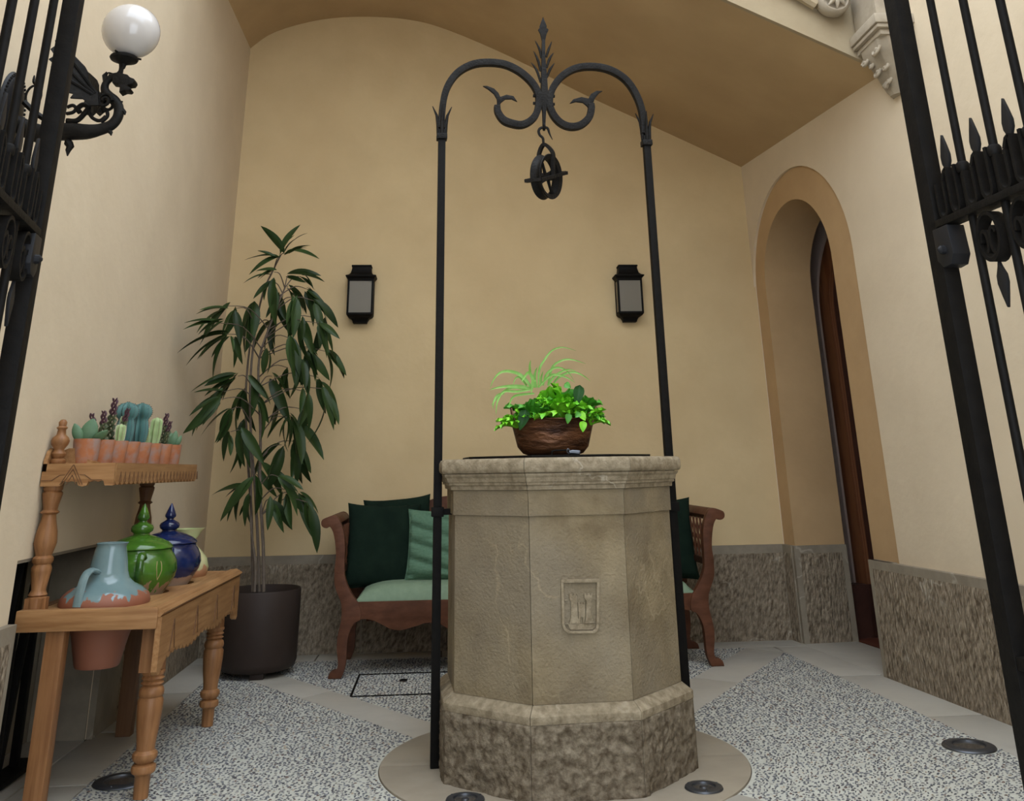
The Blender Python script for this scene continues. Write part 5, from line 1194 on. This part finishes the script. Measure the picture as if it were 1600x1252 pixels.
# ================================================================== IRON GATES
def gate(P0, D, label, s, nb=7, first=.164, step=.118):
    """P0: foot of the free stile, D: direction towards the hinge; s: side the court wall is on"""
    D = Vector((D[0], D[1], 0)).normalized(); N_ = Vector((-D.y, D.x, 0))
    g = thing('iron_gate', label, 'gate', (P0[0], P0[1], 0)); P0 = Vector((P0[0], P0[1], 0))
    def W(u, z, n=0): return P0 + D * u + N_ * n + Vector((0, 0, z))
    M = Matrix((D, N_, Vector((0, 0, 1)))).transposed().to_4x4(); M.translation = P0
    top = 3.0
    b = MB(); b.box((0, -.02, .03), (.05, .02, top), M=M); b.build('stile', iron, g, bevel=.002)
    b = MB(); b.box((-.012, -.006, .03), (.002, .006, top), M=M); b.build('meeting_strip', iron, g, bevel=.001)
    us = [first + step * k for k in range(nb)]; width = us[-1] + .118
    b = MB(); b.box((width, -.02, .03), (width + .045, .02, top), M=M); b.build('hinge_stile', iron, g, bevel=.002)
    for nm, z0, z1, t_ in (('band_rail', 1.672, 1.690, .02), ('bottom_rail', .05, .10, .018), ('top_rail', top - .05, top, .018), ('lower_rail', .75, .775, .018)):
        b = MB(); b.box((.05 if nm != 'band_rail' else .028, -t_, z0), (width, t_, z1), M=M); b.build(nm, iron, g, bevel=.002)
    b = MB(); b.lathe([(.0095, .10), (.0095, top - .05)], (0, 0, 0), 12); bar_me = b.mesh('bar', iron)
    for u in us: link_mesh('bar', bar_me, g, Matrix.Translation(W(u, 0) - g.location))
    # shared ornament meshes, local x = along the gate, z up
    def loop(cx, w, z0, z1, up=True, n=14):
        pts = []
        for k in range(n + 1):
            a = PI * k / n; pts.append((cx - w * math.cos(a), 0, (z0 + w - w * math.sin(a) * 1.2)))
        pts = [(cx - w, 0, z1)] + pts + [(cx + w, 0, z1)]
        return pts
    q = MB()
    for cx, zt in ((-.028, 1.775), (.028, 1.80)):
        q.tube(loop(cx, .017, 1.694, zt), .0042, 4, up=(0, 1, 0), flat=3.6)
    q.tube([(-.011, 0, 1.775), (0, 0, 1.795), (.011, 0, 1.80)], .0042, 4, up=(0, 1, 0), flat=3.6)
    loops = q.mesh('loop_scroll', iron, angle=40)
    q = MB(); leafp = [(0, 1.785), (.006, 1.80), (.016, 1.818), (.017, 1.835), (.010, 1.86), (.001, 1.888), (-.008, 1.86), (-.015, 1.835), (-.014, 1.818), (-.005, 1.80)]
    q.prism([(x, 0, z) for x, z in leafp], (0, .008, 0)); spk = q.mesh('leaf_spike', bluei, bevel=.0015)
    q = MB(); q.tube([(.036 * math.cos(a), 0, 1.610 + .052 * math.sin(a)) for a in [2 * PI * k / 24 for k in range(24)]], .004, 4, up=(0, 1, 0), flat=3.8, closed=True)
    q.tube([(-.018 + .012 * math.cos(a), 0, 1.60 + .025 * math.sin(a)) for a in [PI * k / 8 - 1.2 for k in range(12)]], .004, 4, up=(0, 1, 0), flat=3.4)
    q.tube([(.014 + .012 * math.cos(a), 0, 1.60 + .028 * math.sin(a)) for a in [PI * k / 8 + .6 for k in range(12)]], .004, 4, up=(0, 1, 0), flat=3.4)
    ringm_ = q.mesh('ring_scroll', iron, angle=40)
    q = MB(); q.prism([(x, 0, 3.343 - z) for x, z in leafp], (0, .008, 0)); dn = q.mesh('drop_leaf', bluei, bevel=.0015)
    q = MB(); q.lathe([(.012, 1.775), (.015, 1.780), (.015, 1.795), (.012, 1.80)], (0, 0, 0), 12); cl = q.mesh('bar_collar', iron)
    Mr = Matrix((D, N_, Vector((0, 0, 1)))).transposed().to_4x4()
    prev = [.05] + us + [width]
    for i in range(len(prev) - 1):
        u = (prev[i] + prev[i + 1]) / 2; gap = prev[i + 1] - prev[i]
        T = Matrix.Translation(D * u) @ Mr
        if i == 0 and gap < .13:
            T2 = T @ Matrix.Diagonal((.9, 1, 1, 1)); link_mesh('loop_scroll', loops, g, T2); link_mesh('leaf_spike', spk, g, T)
        else:
            link_mesh('loop_scroll', loops, g, T); link_mesh('leaf_spike', spk, g, T); link_mesh('ring_scroll', ringm_, g, T); link_mesh('drop_leaf', dn, g, T @ Matrix.Translation((0, 0, -.0)))
    for u in us: link_mesh('bar_collar', cl, g, Matrix.Translation(D * u))
    b = MB(); lp = [(.035, 1.670), (.095, 1.670), (.100, 1.60), (.085, 1.578), (.055, 1.575), (.035, 1.595)]
    b.prism([W(u, z, .0) for u, z in lp], N_ * .044); lp_ = b.build('lock_plate', bluei, g, bevel=.002)
    for n_ in (-1, 1): b = MB(); b.tube([W(.068, 1.615, n_ * .022), W(.068, 1.615, n_ * .032), W(.068, 1.615, n_ * .038)], [.011, .010, .003], 10); b.build('rivet', bluei, lp_)
    return g
gR = at_y(1383, 0, 2.05); gate((1.182, 2.10), (.060, -1), 'black wrought iron gate leaf along the right edge, bars and leaf spikes', 1)
gate((-.965, 2.19), (.168, -1), 'black wrought iron gate leaf along the left edge, in front of the dragon lamp', -1, first=.190, step=.140)

# ================================================================== GRILLE IN THE LEFT RECESS
gr = thing('recess_grille', 'black iron grille of leaning bars inside the low recess behind the pine stand', 'grille', (XL - .13, 4.4, 0))
for i, (y0, y1, xx) in enumerate(((4.11, 4.11, -.05), (4.16, 4.30, -.08), (4.33, 4.30, -.08), (4.42, 4.56, -.11), (4.60, 4.58, -.11))):
    b = MB(); b.tube([(XL + xx, y0, .01), (XL + xx, y1, .83)], .016, 4, up=(0, 1, 0)); b.build('bar', iron, gr, bevel=.002)
b = MB(); b.box((XL - .14, 4.09, .012), (XL - .05, 4.72, .03)); b.build('grille_rail', iron, gr)
